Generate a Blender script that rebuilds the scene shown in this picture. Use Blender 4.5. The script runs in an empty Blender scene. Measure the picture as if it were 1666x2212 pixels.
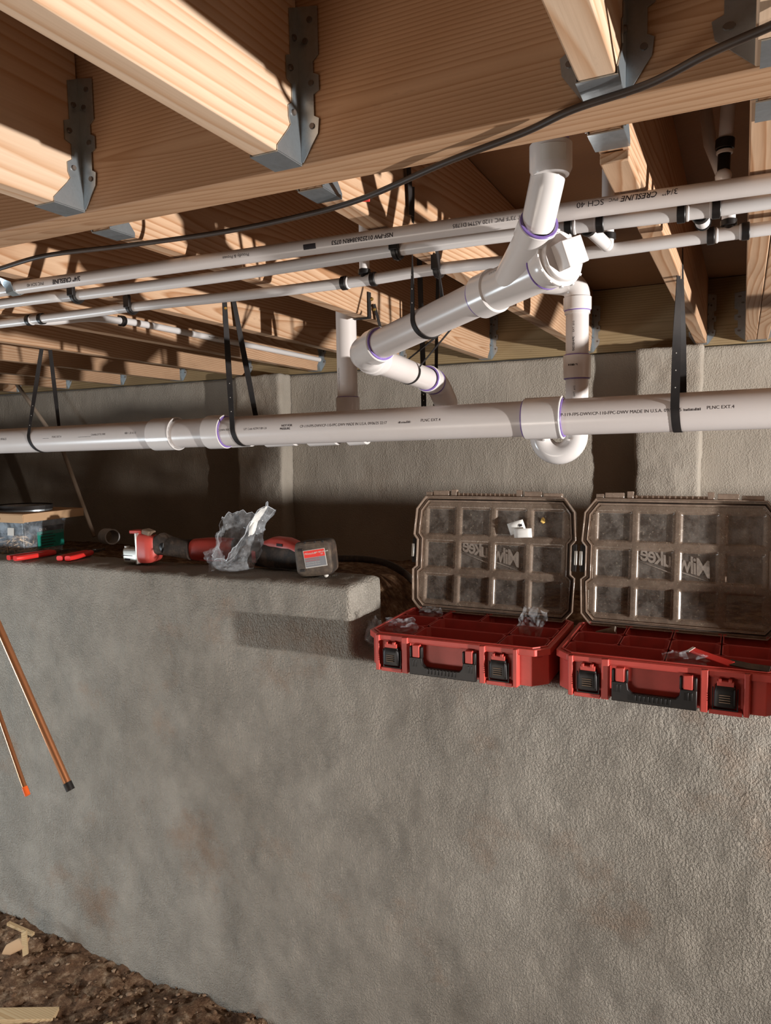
import bpy, bmesh, math, random
from mathutils import Vector, Matrix, noise
random.seed(7)
V = Vector
S = bpy.context.scene
COL = S.collection
LIFT = 1.85            # height of the lens above the dug crawl space floor
# ------------------------------------------------------------------ camera
FPX = 1577.2; CX, CY = 833.0, 1106.0
RW = Matrix(((0.90112386, 0.02360544, -0.43291868),
             (0.43314749, -0.09265491, 0.896548),
             (-0.01894863, -0.99541843, -0.09371818)))     # image right, image down, forward as columns
cam = bpy.data.objects.new('camera', bpy.data.cameras.new('camera'))
COL.objects.link(cam)
r_, d_, f_ = RW.col[0], RW.col[1], RW.col[2]
m = Matrix((( r_[0], -d_[0], -f_[0], 0), (r_[1], -d_[1], -f_[1], 0), (r_[2], -d_[2], -f_[2], LIFT), (0, 0, 0, 1)))
cam.matrix_world = m
cam.data.sensor_fit = 'HORIZONTAL'; cam.data.sensor_width = 36.0
cam.data.lens = 36.0 * FPX / 1666.0
cam.data.clip_start = 0.02
S.camera = cam
# ------------------------------------------------------------------ world, lamps, exposure
w = bpy.data.worlds.new('world'); S.world = w; w.use_nodes = True
w.node_tree.nodes['Background'].inputs[0].default_value = (1.0, 0.90, 0.80, 1)
w.node_tree.nodes['Background'].inputs[1].default_value = 0.045
def lamp(name, kind, loc, energy, color, size=0.1, target=None, size_y=None):
    l = bpy.data.lights.new(name, kind); l.energy = energy; l.color = color
    o = bpy.data.objects.new(name, l); COL.objects.link(o)
    o.location = (loc[0], loc[1], loc[2] + LIFT)
    if kind == 'AREA':
        l.size = size
        if size_y: l.shape = 'RECTANGLE'; l.size_y = size_y
    else: l.shadow_soft_size = size
    if target is not None:
        d = V(target) - V(loc); o.rotation_euler = d.to_track_quat('-Z', 'Y').to_euler()
    return o
wl = lamp('work_lamp', 'SPOT', (3.4, 0.98, -0.50), 1240, (1.0, 0.955, 0.91), 0.04, target=(-0.5, 1.9, 0.55))
wl.data.spot_size = math.radians(112); wl.data.spot_blend = 1.0
lamp('low_warm_fill', 'AREA', (-1.5, -1.0, -1.55), 21, (1.0, 0.88, 0.77), 1.3, target=(-1.0, 1.8, -0.75), size_y=0.5)  # added fill low behind the camera, stands in for light bounced off the floor
lamp('left_cool_fill', 'AREA', (-3.5, 0.35, -1.15), 33, (0.82, 0.93, 1.0), 0.55, target=(-0.9, 1.8, -0.9), size_y=0.55)  # unseen cool source added to brighten the left of the wall
S.view_settings.view_transform = 'Standard'; S.view_settings.look = 'None'
S.view_settings.gamma = 1.0; S.view_settings.use_curve_mapping = False
S.view_settings.exposure = 0.0

# ------------------------------------------------------------------ node helpers
def new_mat(name):
    m = bpy.data.materials.new(name); m.use_nodes = True
    nt = m.node_tree; b = nt.nodes['Principled BSDF']
    return m, nt, b
def N(nt, t, **kw):
    n = nt.nodes.new(t)
    for k, v in kw.items():
        if hasattr(n, k): setattr(n, k, v)
        else: n.inputs[k].default_value = v
    return n
def L(nt, a, b): nt.links.new(a, b)
def math_(nt, op, a, b=None, c=None):
    n = nt.nodes.new('ShaderNodeMath'); n.operation = op
    for i, x in enumerate((a, b, c)):
        if x is None: continue
        if isinstance(x, (int, float)): n.inputs[i].default_value = x
        else: L(nt, x, n.inputs[i])
    return n.outputs[0]
def mixc(nt, fac, a, b, mode='MIX'):
    n = nt.nodes.new('ShaderNodeMix'); n.data_type = 'RGBA'; n.blend_type = mode
    if isinstance(fac, (int, float)): n.inputs[0].default_value = fac
    else: L(nt, fac, n.inputs[0])
    for i, x in ((6, a), (7, b)):
        if isinstance(x, tuple): n.inputs[i].default_value = (*x, 1)
        else: L(nt, x, n.inputs[i])
    return n.outputs[2]
def ramp(nt, fac, stops):
    n = nt.nodes.new('ShaderNodeValToRGB')
    e = n.color_ramp.elements
    while len(e) < len(stops): e.new(0.5)
    for i, (p, c) in enumerate(stops):
        e[i].position = p; e[i].color = (*c, 1) if isinstance(c, tuple) else (c, c, c, 1)
    L(nt, fac, n.inputs[0]); return n.outputs[0]
def noise_(nt, vec, scale, detail=4, rough=0.55):
    n = nt.nodes.new('ShaderNodeTexNoise'); n.inputs['Scale'].default_value = scale
    n.inputs['Detail'].default_value = detail; n.inputs['Roughness'].default_value = rough
    if vec is not None: L(nt, vec, n.inputs['Vector'])
    return n.outputs[0]
def mapping(nt, vec, scale=(1, 1, 1), loc=(0, 0, 0), rot=(0, 0, 0)):
    n = nt.nodes.new('ShaderNodeMapping'); L(nt, vec, n.inputs[0])
    n.inputs['Location'].default_value = loc; n.inputs['Rotation'].default_value = rot; n.inputs['Scale'].default_value = scale
    return n.outputs[0]
def objco(nt):
    return nt.nodes.new('ShaderNodeTexCoord').outputs['Object']
def bump(nt, b, h, strength=0.5, dist=0.002):
    n = nt.nodes.new('ShaderNodeBump'); n.inputs['Strength'].default_value = strength
    n.inputs['Distance'].default_value = dist; L(nt, h, n.inputs['Height']); L(nt, n.outputs[0], b.inputs['Normal'])

def mat_wood(name, early, late, axis=1, ring=0.0075, knots=0.0, dirt=0.25, seed=0.0, rough=0.62, pith=(0.02, -0.09)):
    """solid softwood: growth rings round a pith line, length along axis (0 = X, 1 = Y)"""
    m, nt, b = new_mat(name)
    co = objco(nt)
    info = nt.nodes.new('ShaderNodeObjectInfo')
    sep = nt.nodes.new('ShaderNodeSeparateXYZ'); L(nt, co, sep.inputs[0])
    rnd = math_(nt, 'MULTIPLY', info.outputs['Random'], 9.0)
    u = sep.outputs[axis]; v = sep.outputs[1 - axis]; z = sep.outputs[2]
    u = math_(nt, 'ADD', u, rnd)
    u = math_(nt, 'ADD', u, seed)
    cmb = nt.nodes.new('ShaderNodeCombineXYZ')
    L(nt, u, cmb.inputs[0]); L(nt, v, cmb.inputs[1]); L(nt, z, cmb.inputs[2])
    base = cmb.outputs[0]
    warp = noise_(nt, mapping(nt, base, (0.9, 5, 5)), 1.0, 2, 0.4)
    warp2 = noise_(nt, mapping(nt, base, (3.0, 22, 22)), 1.0, 3, 0.5)
    tilt = noise_(nt, mapping(nt, base, (0.35, 0.0, 0.0)), 1.0, 1, 0.3)
    pv = math_(nt, 'ADD', v, math_(nt, 'MULTIPLY', math_(nt, 'SUBTRACT', info.outputs['Random'], 0.5), 0.10))
    pv = math_(nt, 'ADD', pv, pith[0])
    pz = math_(nt, 'ADD', z, math_(nt, 'MULTIPLY', math_(nt, 'SUBTRACT', tilt, 0.5), 0.30))
    pz = math_(nt, 'ADD', pz, pith[1])
    r = math_(nt, 'SQRT', math_(nt, 'ADD', math_(nt, 'MULTIPLY', pv, pv), math_(nt, 'MULTIPLY', pz, pz)))
    r = math_(nt, 'ADD', r, math_(nt, 'MULTIPLY', warp, 0.045))
    r = math_(nt, 'ADD', r, math_(nt, 'MULTIPLY', warp2, 0.006))
    ph = math_(nt, 'FRACT', math_(nt, 'DIVIDE', r, ring))
    g = ramp(nt, ph, [(0.0, 0.05), (0.55, 0.35), (0.86, 1.0), (0.97, 0.2), (1.0, 0.05)])
    fib = noise_(nt, mapping(nt, base, (6, 260, 260)), 1.0, 2, 0.6)
    patch = noise_(nt, mapping(nt, base, (1.6, 5, 5)), 1.0, 4, 0.6)
    c = mixc(nt, g, early, late)
    c = mixc(nt, math_(nt, 'MULTIPLY', math_(nt, 'SUBTRACT', fib, 0.35), 0.45), c, tuple(x * 0.62 for x in late))
    dk = ramp(nt, patch, [(0.45, 0.0), (0.72, 1.0)])
    c = mixc(nt, math_(nt, 'MULTIPLY', dk, dirt), c, (0.16, 0.105, 0.065))
    spots = noise_(nt, mapping(nt, base, (18, 60, 60)), 1.0, 3, 0.7)
    sp = ramp(nt, spots, [(0.66, 0.0), (0.74, 1.0)])
    c = mixc(nt, math_(nt, 'MULTIPLY', sp, dirt * 0.8), c, (0.10, 0.06, 0.04))
    if knots:
        vo = nt.nodes.new('ShaderNodeTexVoronoi'); L(nt, mapping(nt, base, (1.5, 5.5, 5.5)), vo.inputs['Vector'])
        vo.inputs['Scale'].default_value = 1.0; vo.inputs['Randomness'].default_value = 1.0
        k = ramp(nt, vo.outputs['Distance'], [(0.045, 1.0), (0.10, 0.0)])
        c = mixc(nt, math_(nt, 'MULTIPLY', k, knots), c, (0.17, 0.06, 0.03))
    L(nt, c, b.inputs['Base Color'])
    b.inputs['Roughness'].default_value = rough
    b.inputs['Specular IOR Level'].default_value = 0.25
    h = math_(nt, 'ADD', math_(nt, 'MULTIPLY', g, 0.5), math_(nt, 'MULTIPLY', fib, 0.7))
    bump(nt, b, h, 0.22, 0.0005)
    return m

def mat_plastic(name, col, rough=0.35, spec=0.5, dirt=0.0, dirtcol=(0.2, 0.13, 0.08), scale=9, metallic=0.0, bumpy=0.0, rv=0.1):
    m, nt, b = new_mat(name); co = objco(nt)
    n1 = noise_(nt, co, scale, 6, 0.62)
    k = ramp(nt, n1, [(0.46, 0.0), (0.70, 1.0)])
    c = mixc(nt, math_(nt, 'MULTIPLY', k, dirt), col, dirtcol)
    n2 = noise_(nt, co, scale * 7, 4, 0.6)
    c = mixc(nt, math_(nt, 'MULTIPLY', ramp(nt, n2, [(0.55, 0.0), (0.8, 1.0)]), dirt * 0.5), c, dirtcol)
    L(nt, c, b.inputs['Base Color'])
    rr = math_(nt, 'ADD', math_(nt, 'MULTIPLY', n1, rv), rough - rv * 0.5); L(nt, rr, b.inputs['Roughness'])
    b.inputs['Specular IOR Level'].default_value = spec; b.inputs['Metallic'].default_value = metallic
    if bumpy: bump(nt, b, n2, bumpy, 0.001)
    return m

def mat_stucco(name, a, bcol, stain, fine=0.9, warmspot=0.3, sc=1.0, dist=0.012):
    m, nt, b = new_mat(name); co = objco(nt)
    big = noise_(nt, co, 1.6 * sc, 4, 0.55); mid = noise_(nt, mapping(nt, co, (1, 1, 0.6), rot=(0, 0.5, 0)), 8 * sc, 5, 0.6)
    c = mixc(nt, ramp(nt, big, [(0.35, 0.0), (0.66, 1.0)]), a, bcol)
    c = mixc(nt, math_(nt, 'MULTIPLY', ramp(nt, mid, [(0.42, 0.0), (0.7, 1.0)]), 0.22), c, tuple(x * 0.72 for x in a))
    st = noise_(nt, mapping(nt, co, loc=(5.3, 2.2, 1.7)), 2.7 * sc, 6, 0.68)
    c = mixc(nt, math_(nt, 'MULTIPLY', ramp(nt, st, [(0.56, 0.0), (0.72, 1.0)]), warmspot), c, stain)
    g = noise_(nt, co, 320, 3, 0.7)
    c = mixc(nt, math_(nt, 'MULTIPLY', g, 0.25), c, tuple(x * 0.55 for x in a))
    L(nt, c, b.inputs['Base Color']); b.inputs['Roughness'].default_value = 0.93
    b.inputs['Specular IOR Level'].default_value = 0.12
    n1 = noise_(nt, mapping(nt, co, (1, 1, 0.9), rot=(0, 0.2, 0)), 180, 2, 0.65)
    n1 = ramp(nt, n1, [(0.36, 0.0), (0.50, 0.45), (0.64, 1.0)])
    n1 = math_(nt, 'MULTIPLY', n1, 0.22); n2 = noise_(nt, mapping(nt, co, (1, 1, 0.45), rot=(0, 0.35, 0)), 17, 4, 0.6)
    rd = noise_(nt, mapping(nt, co, (1, 1, 0.28), rot=(0, 0.45, 0)), 30, 3, 0.55)
    ridge = ramp(nt, rd, [(0.56, 0.0), (0.63, 1.0), (0.70, 0.2)])
    patch = ramp(nt, noise_(nt, co, 5, 3, 0.6), [(0.35, 0.4), (0.62, 1.0)])
    h = math_(nt, 'ADD', math_(nt, 'MULTIPLY', math_(nt, 'MULTIPLY', n1, patch), 2.7), math_(nt, 'MULTIPLY', n2, 0.8))
    h = math_(nt, 'ADD', h, math_(nt, 'MULTIPLY', ridge, 0.22))
    h = math_(nt, 'ADD', h, math_(nt, 'MULTIPLY', g, 0.18))
    bump(nt, b, h, fine, dist)
    return m

def mat_film(name, tint, amt=0.35, rough=0.12, bumpy=1.0, specks=0.0, trans=(1, 1, 1)):
    """thin see-through plastic: partly clear, partly milky and shiny"""
    m, nt, b = new_mat(name); co = objco(nt)
    b.inputs['Base Color'].default_value = (*tint, 1); b.inputs['Roughness'].default_value = rough
    b.inputs['Specular IOR Level'].default_value = 0.8
    tr = nt.nodes.new('ShaderNodeBsdfTransparent'); tr.inputs[0].default_value = (*trans, 1)
    mx = nt.nodes.new('ShaderNodeMixShader'); out = nt.nodes['Material Output']
    n1 = noise_(nt, co, 26, 5, 0.65)
    f = math_(nt, 'ADD', math_(nt, 'MULTIPLY', ramp(nt, n1, [(0.4, 0.0), (0.75, 1.0)]), 0.35), amt)
    if specks:
        s = noise_(nt, co, 150, 4, 0.75)
        f = math_(nt, 'ADD', f, math_(nt, 'MULTIPLY', ramp(nt, s, [(0.60, 0.0), (0.70, 1.0)]), specks))
        n3 = noise_(nt, co, 12, 3, 0.6)
        cc = mixc(nt, n3, tint, tuple(x * 0.8 for x in tint))
        cc = mixc(nt, ramp(nt, s, [(0.60, 0.0), (0.70, 1.0)]), cc, (0.42, 0.36, 0.27))
        L(nt, cc, b.inputs['Base Color'])
    cl = nt.nodes.new('ShaderNodeClamp'); L(nt, f, cl.inputs[0])
    L(nt, cl.outputs[0], mx.inputs[0]); L(nt, tr.outputs[0], mx.inputs[1]); L(nt, b.outputs[0], mx.inputs[2])
    L(nt, mx.outputs[0], out.inputs[0])
    if bumpy: bump(nt, b, noise_(nt, co, 45, 4, 0.6), bumpy, 0.004)
    return m

M = {}
M['joist'] = mat_wood('pine_joist', (0.62, 0.42, 0.275), (0.40, 0.205, 0.10), 1, 0.0085, 0.6, 0.30)
M['joist_pale'] = mat_wood('pale_pine_joist', (0.67, 0.505, 0.365), (0.52, 0.315, 0.185), 1, 0.013, 0.5, 0.14, 3.3)
M['girder'] = mat_wood('pine_girder', (0.50, 0.315, 0.19), (0.36, 0.195, 0.10), 0, 0.0052, 0.5, 0.28, 1.7, pith=(0.05, -0.12))
M['ledger'] = mat_wood('treated_pine_ledger', (0.36, 0.265, 0.145), (0.235, 0.165, 0.08), 0, 0.010, 0.7, 0.5, 5.1)
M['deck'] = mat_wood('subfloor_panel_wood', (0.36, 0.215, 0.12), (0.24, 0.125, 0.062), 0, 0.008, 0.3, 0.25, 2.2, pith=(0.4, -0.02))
M['scrap'] = mat_wood('scrap_pine', (0.62, 0.47, 0.28), (0.46, 0.30, 0.15), 0, 0.006, 0.0, 0.3, 0.4)
M['steel'] = mat_plastic('galvanised_steel', (0.46, 0.52, 0.56), 0.34, 0.5, 0.35, (0.16, 0.17, 0.17), 30, 0.85, 0.15, 0.25)
M['nail'] = mat_plastic('nail_head_steel', (0.18, 0.15, 0.13), 0.5, 0.5, 0.2, metallic=0.7)
M['brass'] = mat_plastic('gold_screw', (0.62, 0.42, 0.13), 0.35, 0.5, 0.1, metallic=0.9)
M['pvc'] = mat_plastic('white_pvc_pipe', (0.66, 0.615, 0.595), 0.30, 0.5, 0.14, (0.50, 0.42, 0.35), 7)
M['fit'] = mat_plastic('white_pvc_fitting', (0.72, 0.69, 0.675), 0.20, 0.5, 0.08, (0.5, 0.42, 0.36), 12)
M['pex'] = mat_plastic('white_pex_tube', (0.70, 0.675, 0.665), 0.30, 0.5, 0.05, (0.5, 0.42, 0.36), 12)
M['grey_pvc'] = mat_plastic('grey_pvc', (0.40, 0.40, 0.40), 0.5, 0.4, 0.2, scale=20)
M['primer'] = mat_plastic('purple_primer', (0.20, 0.12, 0.42), 0.35, 0.5, 0.2, (0.5, 0.45, 0.6), 40)
M['ink'] = mat_plastic('black_ink_print', (0.035, 0.03, 0.035), 0.6, 0.2)
M['blackp'] = mat_plastic('black_plastic', (0.010, 0.009, 0.009), 0.42, 0.35, 0.2, (0.06, 0.04, 0.03), 25)
M['strap'] = mat_plastic('black_strapping', (0.020, 0.018, 0.018), 0.6, 0.2, 0.15, (0.09, 0.07, 0.06), 20)
M['cable'] = mat_plastic('brown_black_cable', (0.045, 0.03, 0.022), 0.5, 0.4, 0.3, (0.10, 0.07, 0.05), 20)
M['copper'] = mat_plastic('copper_tube', (0.72, 0.33, 0.16), 0.30, 0.5, 0.25, (0.40, 0.16, 0.08), 14, 0.9)
M['red'] = mat_plastic('red_tool_plastic', (0.56, 0.075, 0.058), 0.42, 0.4, 0.28, (0.16, 0.035, 0.028), 8)
M['redbin'] = mat_plastic('dark_red_bin_plastic', (0.46, 0.052, 0.045), 0.45, 0.35, 0.35, (0.13, 0.035, 0.03), 14)
M['redgrip'] = mat_plastic('bright_red_grip', (0.80, 0.035, 0.03), 0.35, 0.5, 0.15, (0.3, 0.03, 0.03), 25)
M['dirtyblack'] = mat_plastic('dusty_black_rubber', (0.035, 0.028, 0.024), 0.6, 0.3, 0.6, (0.17, 0.11, 0.075), 22, bumpy=0.3)
M['grime'] = mat_plastic('dusty_brown_plastic', (0.16, 0.11, 0.075), 0.65, 0.3, 0.6, (0.27, 0.20, 0.14), 30, bumpy=0.4)
M['alu'] = mat_plastic('cast_aluminium', (0.62, 0.60, 0.55), 0.35, 0.5, 0.2, (0.3, 0.28, 0.25), 30, 0.75)
M['card'] = mat_plastic('cardboard', (0.52, 0.34, 0.20), 0.85, 0.1, 0.2, (0.40, 0.25, 0.14), 12)
M['white'] = mat_plastic('white_paper', (0.78, 0.78, 0.75), 0.7, 0.2, 0.1, (0.5, 0.45, 0.4), 40)
M['teal'] = mat_plastic('teal_label', (0.01, 0.24, 0.18), 0.45, 0.4, 0.2, (0.01, 0.1, 0.08), 30)
M['tanscrew'] = mat_plastic('tan_deck_screw', (0.72, 0.54, 0.36), 0.45, 0.5, 0.2, metallic=0.3)
M['pole'] = mat_plastic('weathered_grey_pole', (0.30, 0.235, 0.18), 0.8, 0.2, 0.4, (0.16, 0.11, 0.08), 12)
M['redink'] = mat_plastic('red_label', (0.75, 0.05, 0.04), 0.5, 0.3)
M['greylabel'] = mat_plastic('grey_label', (0.20, 0.21, 0.23), 0.4, 0.4, 0.2, (0.3, 0.26, 0.2), 30)
M['whitelabel'] = mat_plastic('pale_label_print', (0.62, 0.60, 0.56), 0.5, 0.3)
M['orange'] = mat_plastic('orange_cap', (0.75, 0.12, 0.02), 0.4, 0.4)
M['lid'] = mat_film('smoky_clear_lid', (0.34, 0.265, 0.21), 0.36, 0.18, 0.04, 0.5, (0.84, 0.78, 0.72))
M['lidrim'] = mat_film('smoky_clear_lid_rim', (0.36, 0.27, 0.21), 0.62, 0.16, 0.2, 0.2, (0.75, 0.65, 0.58))
M['lidcell'] = mat_film('dusty_clear_lid_square', (0.36, 0.33, 0.30), 0.10, 0.2, 0.04, 0.55, (0.88, 0.86, 0.84))
M['emboss'] = mat_film('embossed_lid_lettering', (0.44, 0.38, 0.33), 0.42, 0.2, 0.2, 0.2)
M['bag'] = mat_film('clear_plastic_film', (0.62, 0.66, 0.70), 0.10, 0.07, 0.7)
M['tub'] = mat_film('frosted_clear_tub', (0.50, 0.60, 0.70), 0.08, 0.2, 0.03)
M['wallf'] = mat_stucco('grey_parging', (0.34, 0.31, 0.265), (0.44, 0.41, 0.36), (0.34, 0.19, 0.105), 0.9, 0.55)
M['wallb'] = mat_stucco('tan_parging', (0.36, 0.32, 0.27), (0.45, 0.405, 0.345), (0.30, 0.23, 0.17), 0.5, 0.4, 1.0, 0.006)
M['battery'] = mat_plastic('dusty_dark_battery_shell', (0.075, 0.058, 0.046), 0.6, 0.3, 0.7, (0.20, 0.15, 0.105), 26, bumpy=0.3)
def mat_dirt():
    m, nt, b = new_mat('clay_dirt'); co = objco(nt)
    n = noise_(nt, co, 22, 8, 0.72); n2 = noise_(nt, co, 4, 4, 0.6); n3 = noise_(nt, co, 120, 4, 0.7)
    c = ramp(nt, n, [(0.36, (0.06, 0.033, 0.02)), (0.5, (0.19, 0.11, 0.065)), (0.60, (0.38, 0.26, 0.165)), (0.70, (0.58, 0.46, 0.34))])
    c = mixc(nt, math_(nt, 'MULTIPLY', n2, 0.4), c, (0.13, 0.07, 0.04))
    L(nt, c, b.inputs['Base Color']); b.inputs['Roughness'].default_value = 0.92; b.inputs['Specular IOR Level'].default_value = 0.15
    bump(nt, b, math_(nt, 'ADD', n, math_(nt, 'MULTIPLY', n3, 0.5)), 1.0, 0.012)
    return m
M['dirt'] = mat_dirt()

# ------------------------------------------------------------------ mesh helpers
ORG = {}
def tag(o, label=None, cat=None, group=None, kind=None):
    if label: o['label'] = label
    if cat: o['category'] = cat
    if group: o['group'] = group
    if kind: o['kind'] = kind
    return o
def thing(name, loc, label, cat, group=None):
    o = bpy.data.objects.new(name, None); COL.objects.link(o)
    o.empty_display_size = 0.05; o.location = loc; ORG[o.name] = V(loc)
    return tag(o, label, cat, group)
class MB:
    def __init__(s): s.v = []; s.f = []
    def add(s, vs, fs):
        k = len(s.v); s.v += [V(p) for p in vs]; s.f += [tuple(i + k for i in f) for f in fs]; return s
    def obox(s, c, ax, h):
        c = V(c); a = [V(x).normalized() * hh for x, hh in zip(ax, h)]
        vs = [c + a[0] * i + a[1] * j + a[2] * k for i in (-1, 1) for j in (-1, 1) for k in (-1, 1)]
        return s.add(vs, [(0, 1, 3, 2), (4, 6, 7, 5), (0, 4, 5, 1), (2, 3, 7, 6), (0, 2, 6, 4), (1, 5, 7, 3)])
    def box(s, lo, hi):
        c = [(a + b) / 2 for a, b in zip(lo, hi)]; h = [abs(b - a) / 2 for a, b in zip(lo, hi)]
        return s.obox(c, ((1, 0, 0), (0, 1, 0), (0, 0, 1)), h)
    def tube(s, pts, r, n=24, caps=True, up=None):
        pts = [V(p) for p in pts]; R = r if isinstance(r, (list, tuple)) else [r] * len(pts)
        t0 = (pts[1] - pts[0]).normalized()
        u = V(up) if up else (V((0, 0, 1)) if abs(t0.z) < 0.9 else V((1, 0, 0)))
        u = (u - t0 * u.dot(t0)).normalized(); rings = []; prev = t0
        for i, p in enumerate(pts):
            if i == 0: t = t0
            elif i == len(pts) - 1: t = (pts[i] - pts[i - 1])
            else:
                a = (pts[i] - pts[i - 1]); b = (pts[i + 1] - pts[i])
                a = a.normalized() if a.length > 1e-9 else prev
                b = b.normalized() if b.length > 1e-9 else a
                t = a + b
            if t.length < 1e-9: t = prev
            t = t.normalized(); q = prev.rotation_difference(t); u = q @ u; u = (u - t * u.dot(t)).normalized(); prev = t
            w_ = t.cross(u)
            rings.append([p + (u * math.cos(2 * math.pi * k / n) + w_ * math.sin(2 * math.pi * k / n)) * R[i] for k in range(n)])
        vs = [p for rg in rings for p in rg]; fs = []
        for i in range(len(rings) - 1):
            for k in range(n):
                fs.append((i * n + k, i * n + (k + 1) % n, (i + 1) * n + (k + 1) % n, (i + 1) * n + k))
        if caps: fs.append(tuple(range(n))[::-1]); fs.append(tuple((len(rings) - 1) * n + k for k in range(n)))
        return s.add(vs, fs)
    def sleeve(s, a, b, ro, ri, n=32, bev=0.0015):
        """hollow ring between a and b"""
        a, b = V(a), V(b); t = (b - a).normalized(); e = t * bev
        pts = [a, a, a + e, b - e, b, b, a]; rad = [ri, ro - bev, ro, ro, ro - bev, ri, ri]
        u = V((0, 0, 1)) if abs(t.z) < 0.9 else V((1, 0, 0)); u = (u - t * u.dot(t)).normalized(); w_ = t.cross(u)
        vs = []; fs = []
        for p, r in zip(pts[:-1], rad[:-1]):
            vs += [p + (u * math.cos(2 * math.pi * k / n) + w_ * math.sin(2 * math.pi * k / n)) * r for k in range(n)]
        mm = len(pts) - 1
        for i in range(mm):
            j = (i + 1) % mm
            for k in range(n): fs.append((i * n + k, i * n + (k + 1) % n, j * n + (k + 1) % n, j * n + k))
        return s.add(vs, fs)
    def prism(s, poly, o, ax, ay, az, t):
        """polygon in plane (ax, ay) from origin o, thickness t along az"""
        o, ax, ay, az = V(o), V(ax), V(ay), V(az); n = len(poly)
        vs = [o + ax * x + ay * y for x, y in poly] + [o + ax * x + ay * y + az * t for x, y in poly]
        fs = [tuple(range(n)), tuple(range(2 * n - 1, n - 1, -1))] + [(i, i + n, (i + 1) % n + n, (i + 1) % n) for i in range(n)]
        return s.add(vs, fs)
    def ribbon(s, pts, wd, w_, t=0.0012):
        pts = [V(p) for p in pts]; vs = []; fs = []
        for i, p in enumerate(pts):
            a = pts[max(i - 1, 0)]; b = pts[min(i + 1, len(pts) - 1)]; tg = (b - a).normalized()
            d = V(wd[i]) if isinstance(wd, list) else V(wd)
            d = (d - tg * d.dot(tg)).normalized(); nn = tg.cross(d)
            ww = w_[i] if isinstance(w_, list) else w_
            vs += [p + d * ww / 2 + nn * t / 2, p - d * ww / 2 + nn * t / 2, p - d * ww / 2 - nn * t / 2, p + d * ww / 2 - nn * t / 2]
        for i in range(len(pts) - 1):
            for k in range(4): fs.append((i * 4 + k, i * 4 + (k + 1) % 4, i * 4 + 4 + (k + 1) % 4, i * 4 + 4 + k))
        fs.append((3, 2, 1, 0)); e = (len(pts) - 1) * 4; fs.append((e, e + 1, e + 2, e + 3))
        return s.add(vs, fs)
    def loft(s, secs, n=28):
        """secs: (centre, axis_u, axis_v, half_u, half_v, exponent)"""
        vs = []
        for c, au, av, hu, hv, ex in secs:
            c, au, av = V(c), V(au).normalized(), V(av).normalized()
            for k in range(n):
                a = 2 * math.pi * k / n; cc, ss = math.cos(a), math.sin(a)
                vs.append(c + au * hu * math.copysign(abs(cc) ** (2 / ex), cc) + av * hv * math.copysign(abs(ss) ** (2 / ex), ss))
        fs = []
        for i in range(len(secs) - 1):
            for k in range(n): fs.append((i * n + k, i * n + (k + 1) % n, (i + 1) * n + (k + 1) % n, (i + 1) * n + k))
        fs.append(tuple(range(n))[::-1]); fs.append(tuple((len(secs) - 1) * n + k for k in range(n)))
        return s.add(vs, fs)
    def build(s, name, mat, parent=None, smooth=True, bevel=0, sub=0, org=None, angle=35):
        if parent is not None: og = ORG[parent.name]
        elif org is not None: og = V(org)
        else:
            lo = [min(p[i] for p in s.v) for i in range(3)]; hi = [max(p[i] for p in s.v) for i in range(3)]
            og = V(((lo[0] + hi[0]) / 2, (lo[1] + hi[1]) / 2, lo[2]))
        me = bpy.data.meshes.new(name); me.from_pydata([tuple(p - og) for p in s.v], [], s.f)
        me.validate()
        bm = bmesh.new(); bm.from_mesh(me); bmesh.ops.recalc_face_normals(bm, faces=bm.faces); bm.to_mesh(me); bm.free()
        me.materials.append(M[mat] if isinstance(mat, str) else mat)
        ob = bpy.data.objects.new(name, me); COL.objects.link(ob); ORG[ob.name] = og
        if parent is not None: ob.parent = parent
        else: ob.location = og
        if bevel:
            b = ob.modifiers.new('bevel', 'BEVEL'); b.width = bevel; b.segments = 2; b.limit_method = 'ANGLE'; b.angle_limit = math.radians(40)
        if sub:
            b = ob.modifiers.new('sub', 'SUBSURF'); b.levels = sub; b.render_levels = sub
        if smooth:
            for p in me.polygons: p.use_smooth = True
            if not sub:
                me.set_sharp_from_angle(angle=math.radians(angle))
        return ob
def copy_tree(o, loc=None, rotz=None, label=None, group=None, parent=None):
    c = o.copy(); COL.objects.link(c)
    if parent: c.parent = parent
    if loc is not None: c.location = loc
    if rotz is not None: c.rotation_euler.z = rotz
    if label: c['label'] = label
    if group: c['group'] = group
    for ch in [x for x in bpy.data.objects if x.parent == o]: copy_tree(ch, parent=c)
    return c
def smooth_path(pts, k=8):
    pts = [V(p) for p in pts]; out = []
    P = [pts[0] * 2 - pts[1]] + pts + [pts[-1] * 2 - pts[-2]]
    for i in range(1, len(P) - 2):
        a, b, c, d = P[i - 1], P[i], P[i + 1], P[i + 2]
        for j in range(k):
            t = j / k
            out.append(0.5 * ((2 * b) + (c - a) * t + (2 * a - 5 * b + 4 * c - d) * t * t + (3 * b - a - 3 * c + d) * t ** 3))
    out.append(pts[-1]); return out
def fillet(pts, rad, k=8):
    """polyline with rounded corners"""
    pts = [V(p) for p in pts]; out = [pts[0]]
    for i in range(1, len(pts) - 1):
        a, b, c = pts[i - 1], pts[i], pts[i + 1]; u = (a - b).normalized(); w_ = (c - b).normalized()
        ang = u.angle(w_); d = min(rad / math.tan(ang / 2), (a - b).length * 0.49, (c - b).length * 0.49)
        p0, p1 = b + u * d, b + w_ * d
        for j in range(k + 1):
            t = j / k; out.append(p0 * (1 - t) ** 2 + b * 2 * t * (1 - t) + p1 * t * t)
    out.append(pts[-1]); return out
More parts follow.
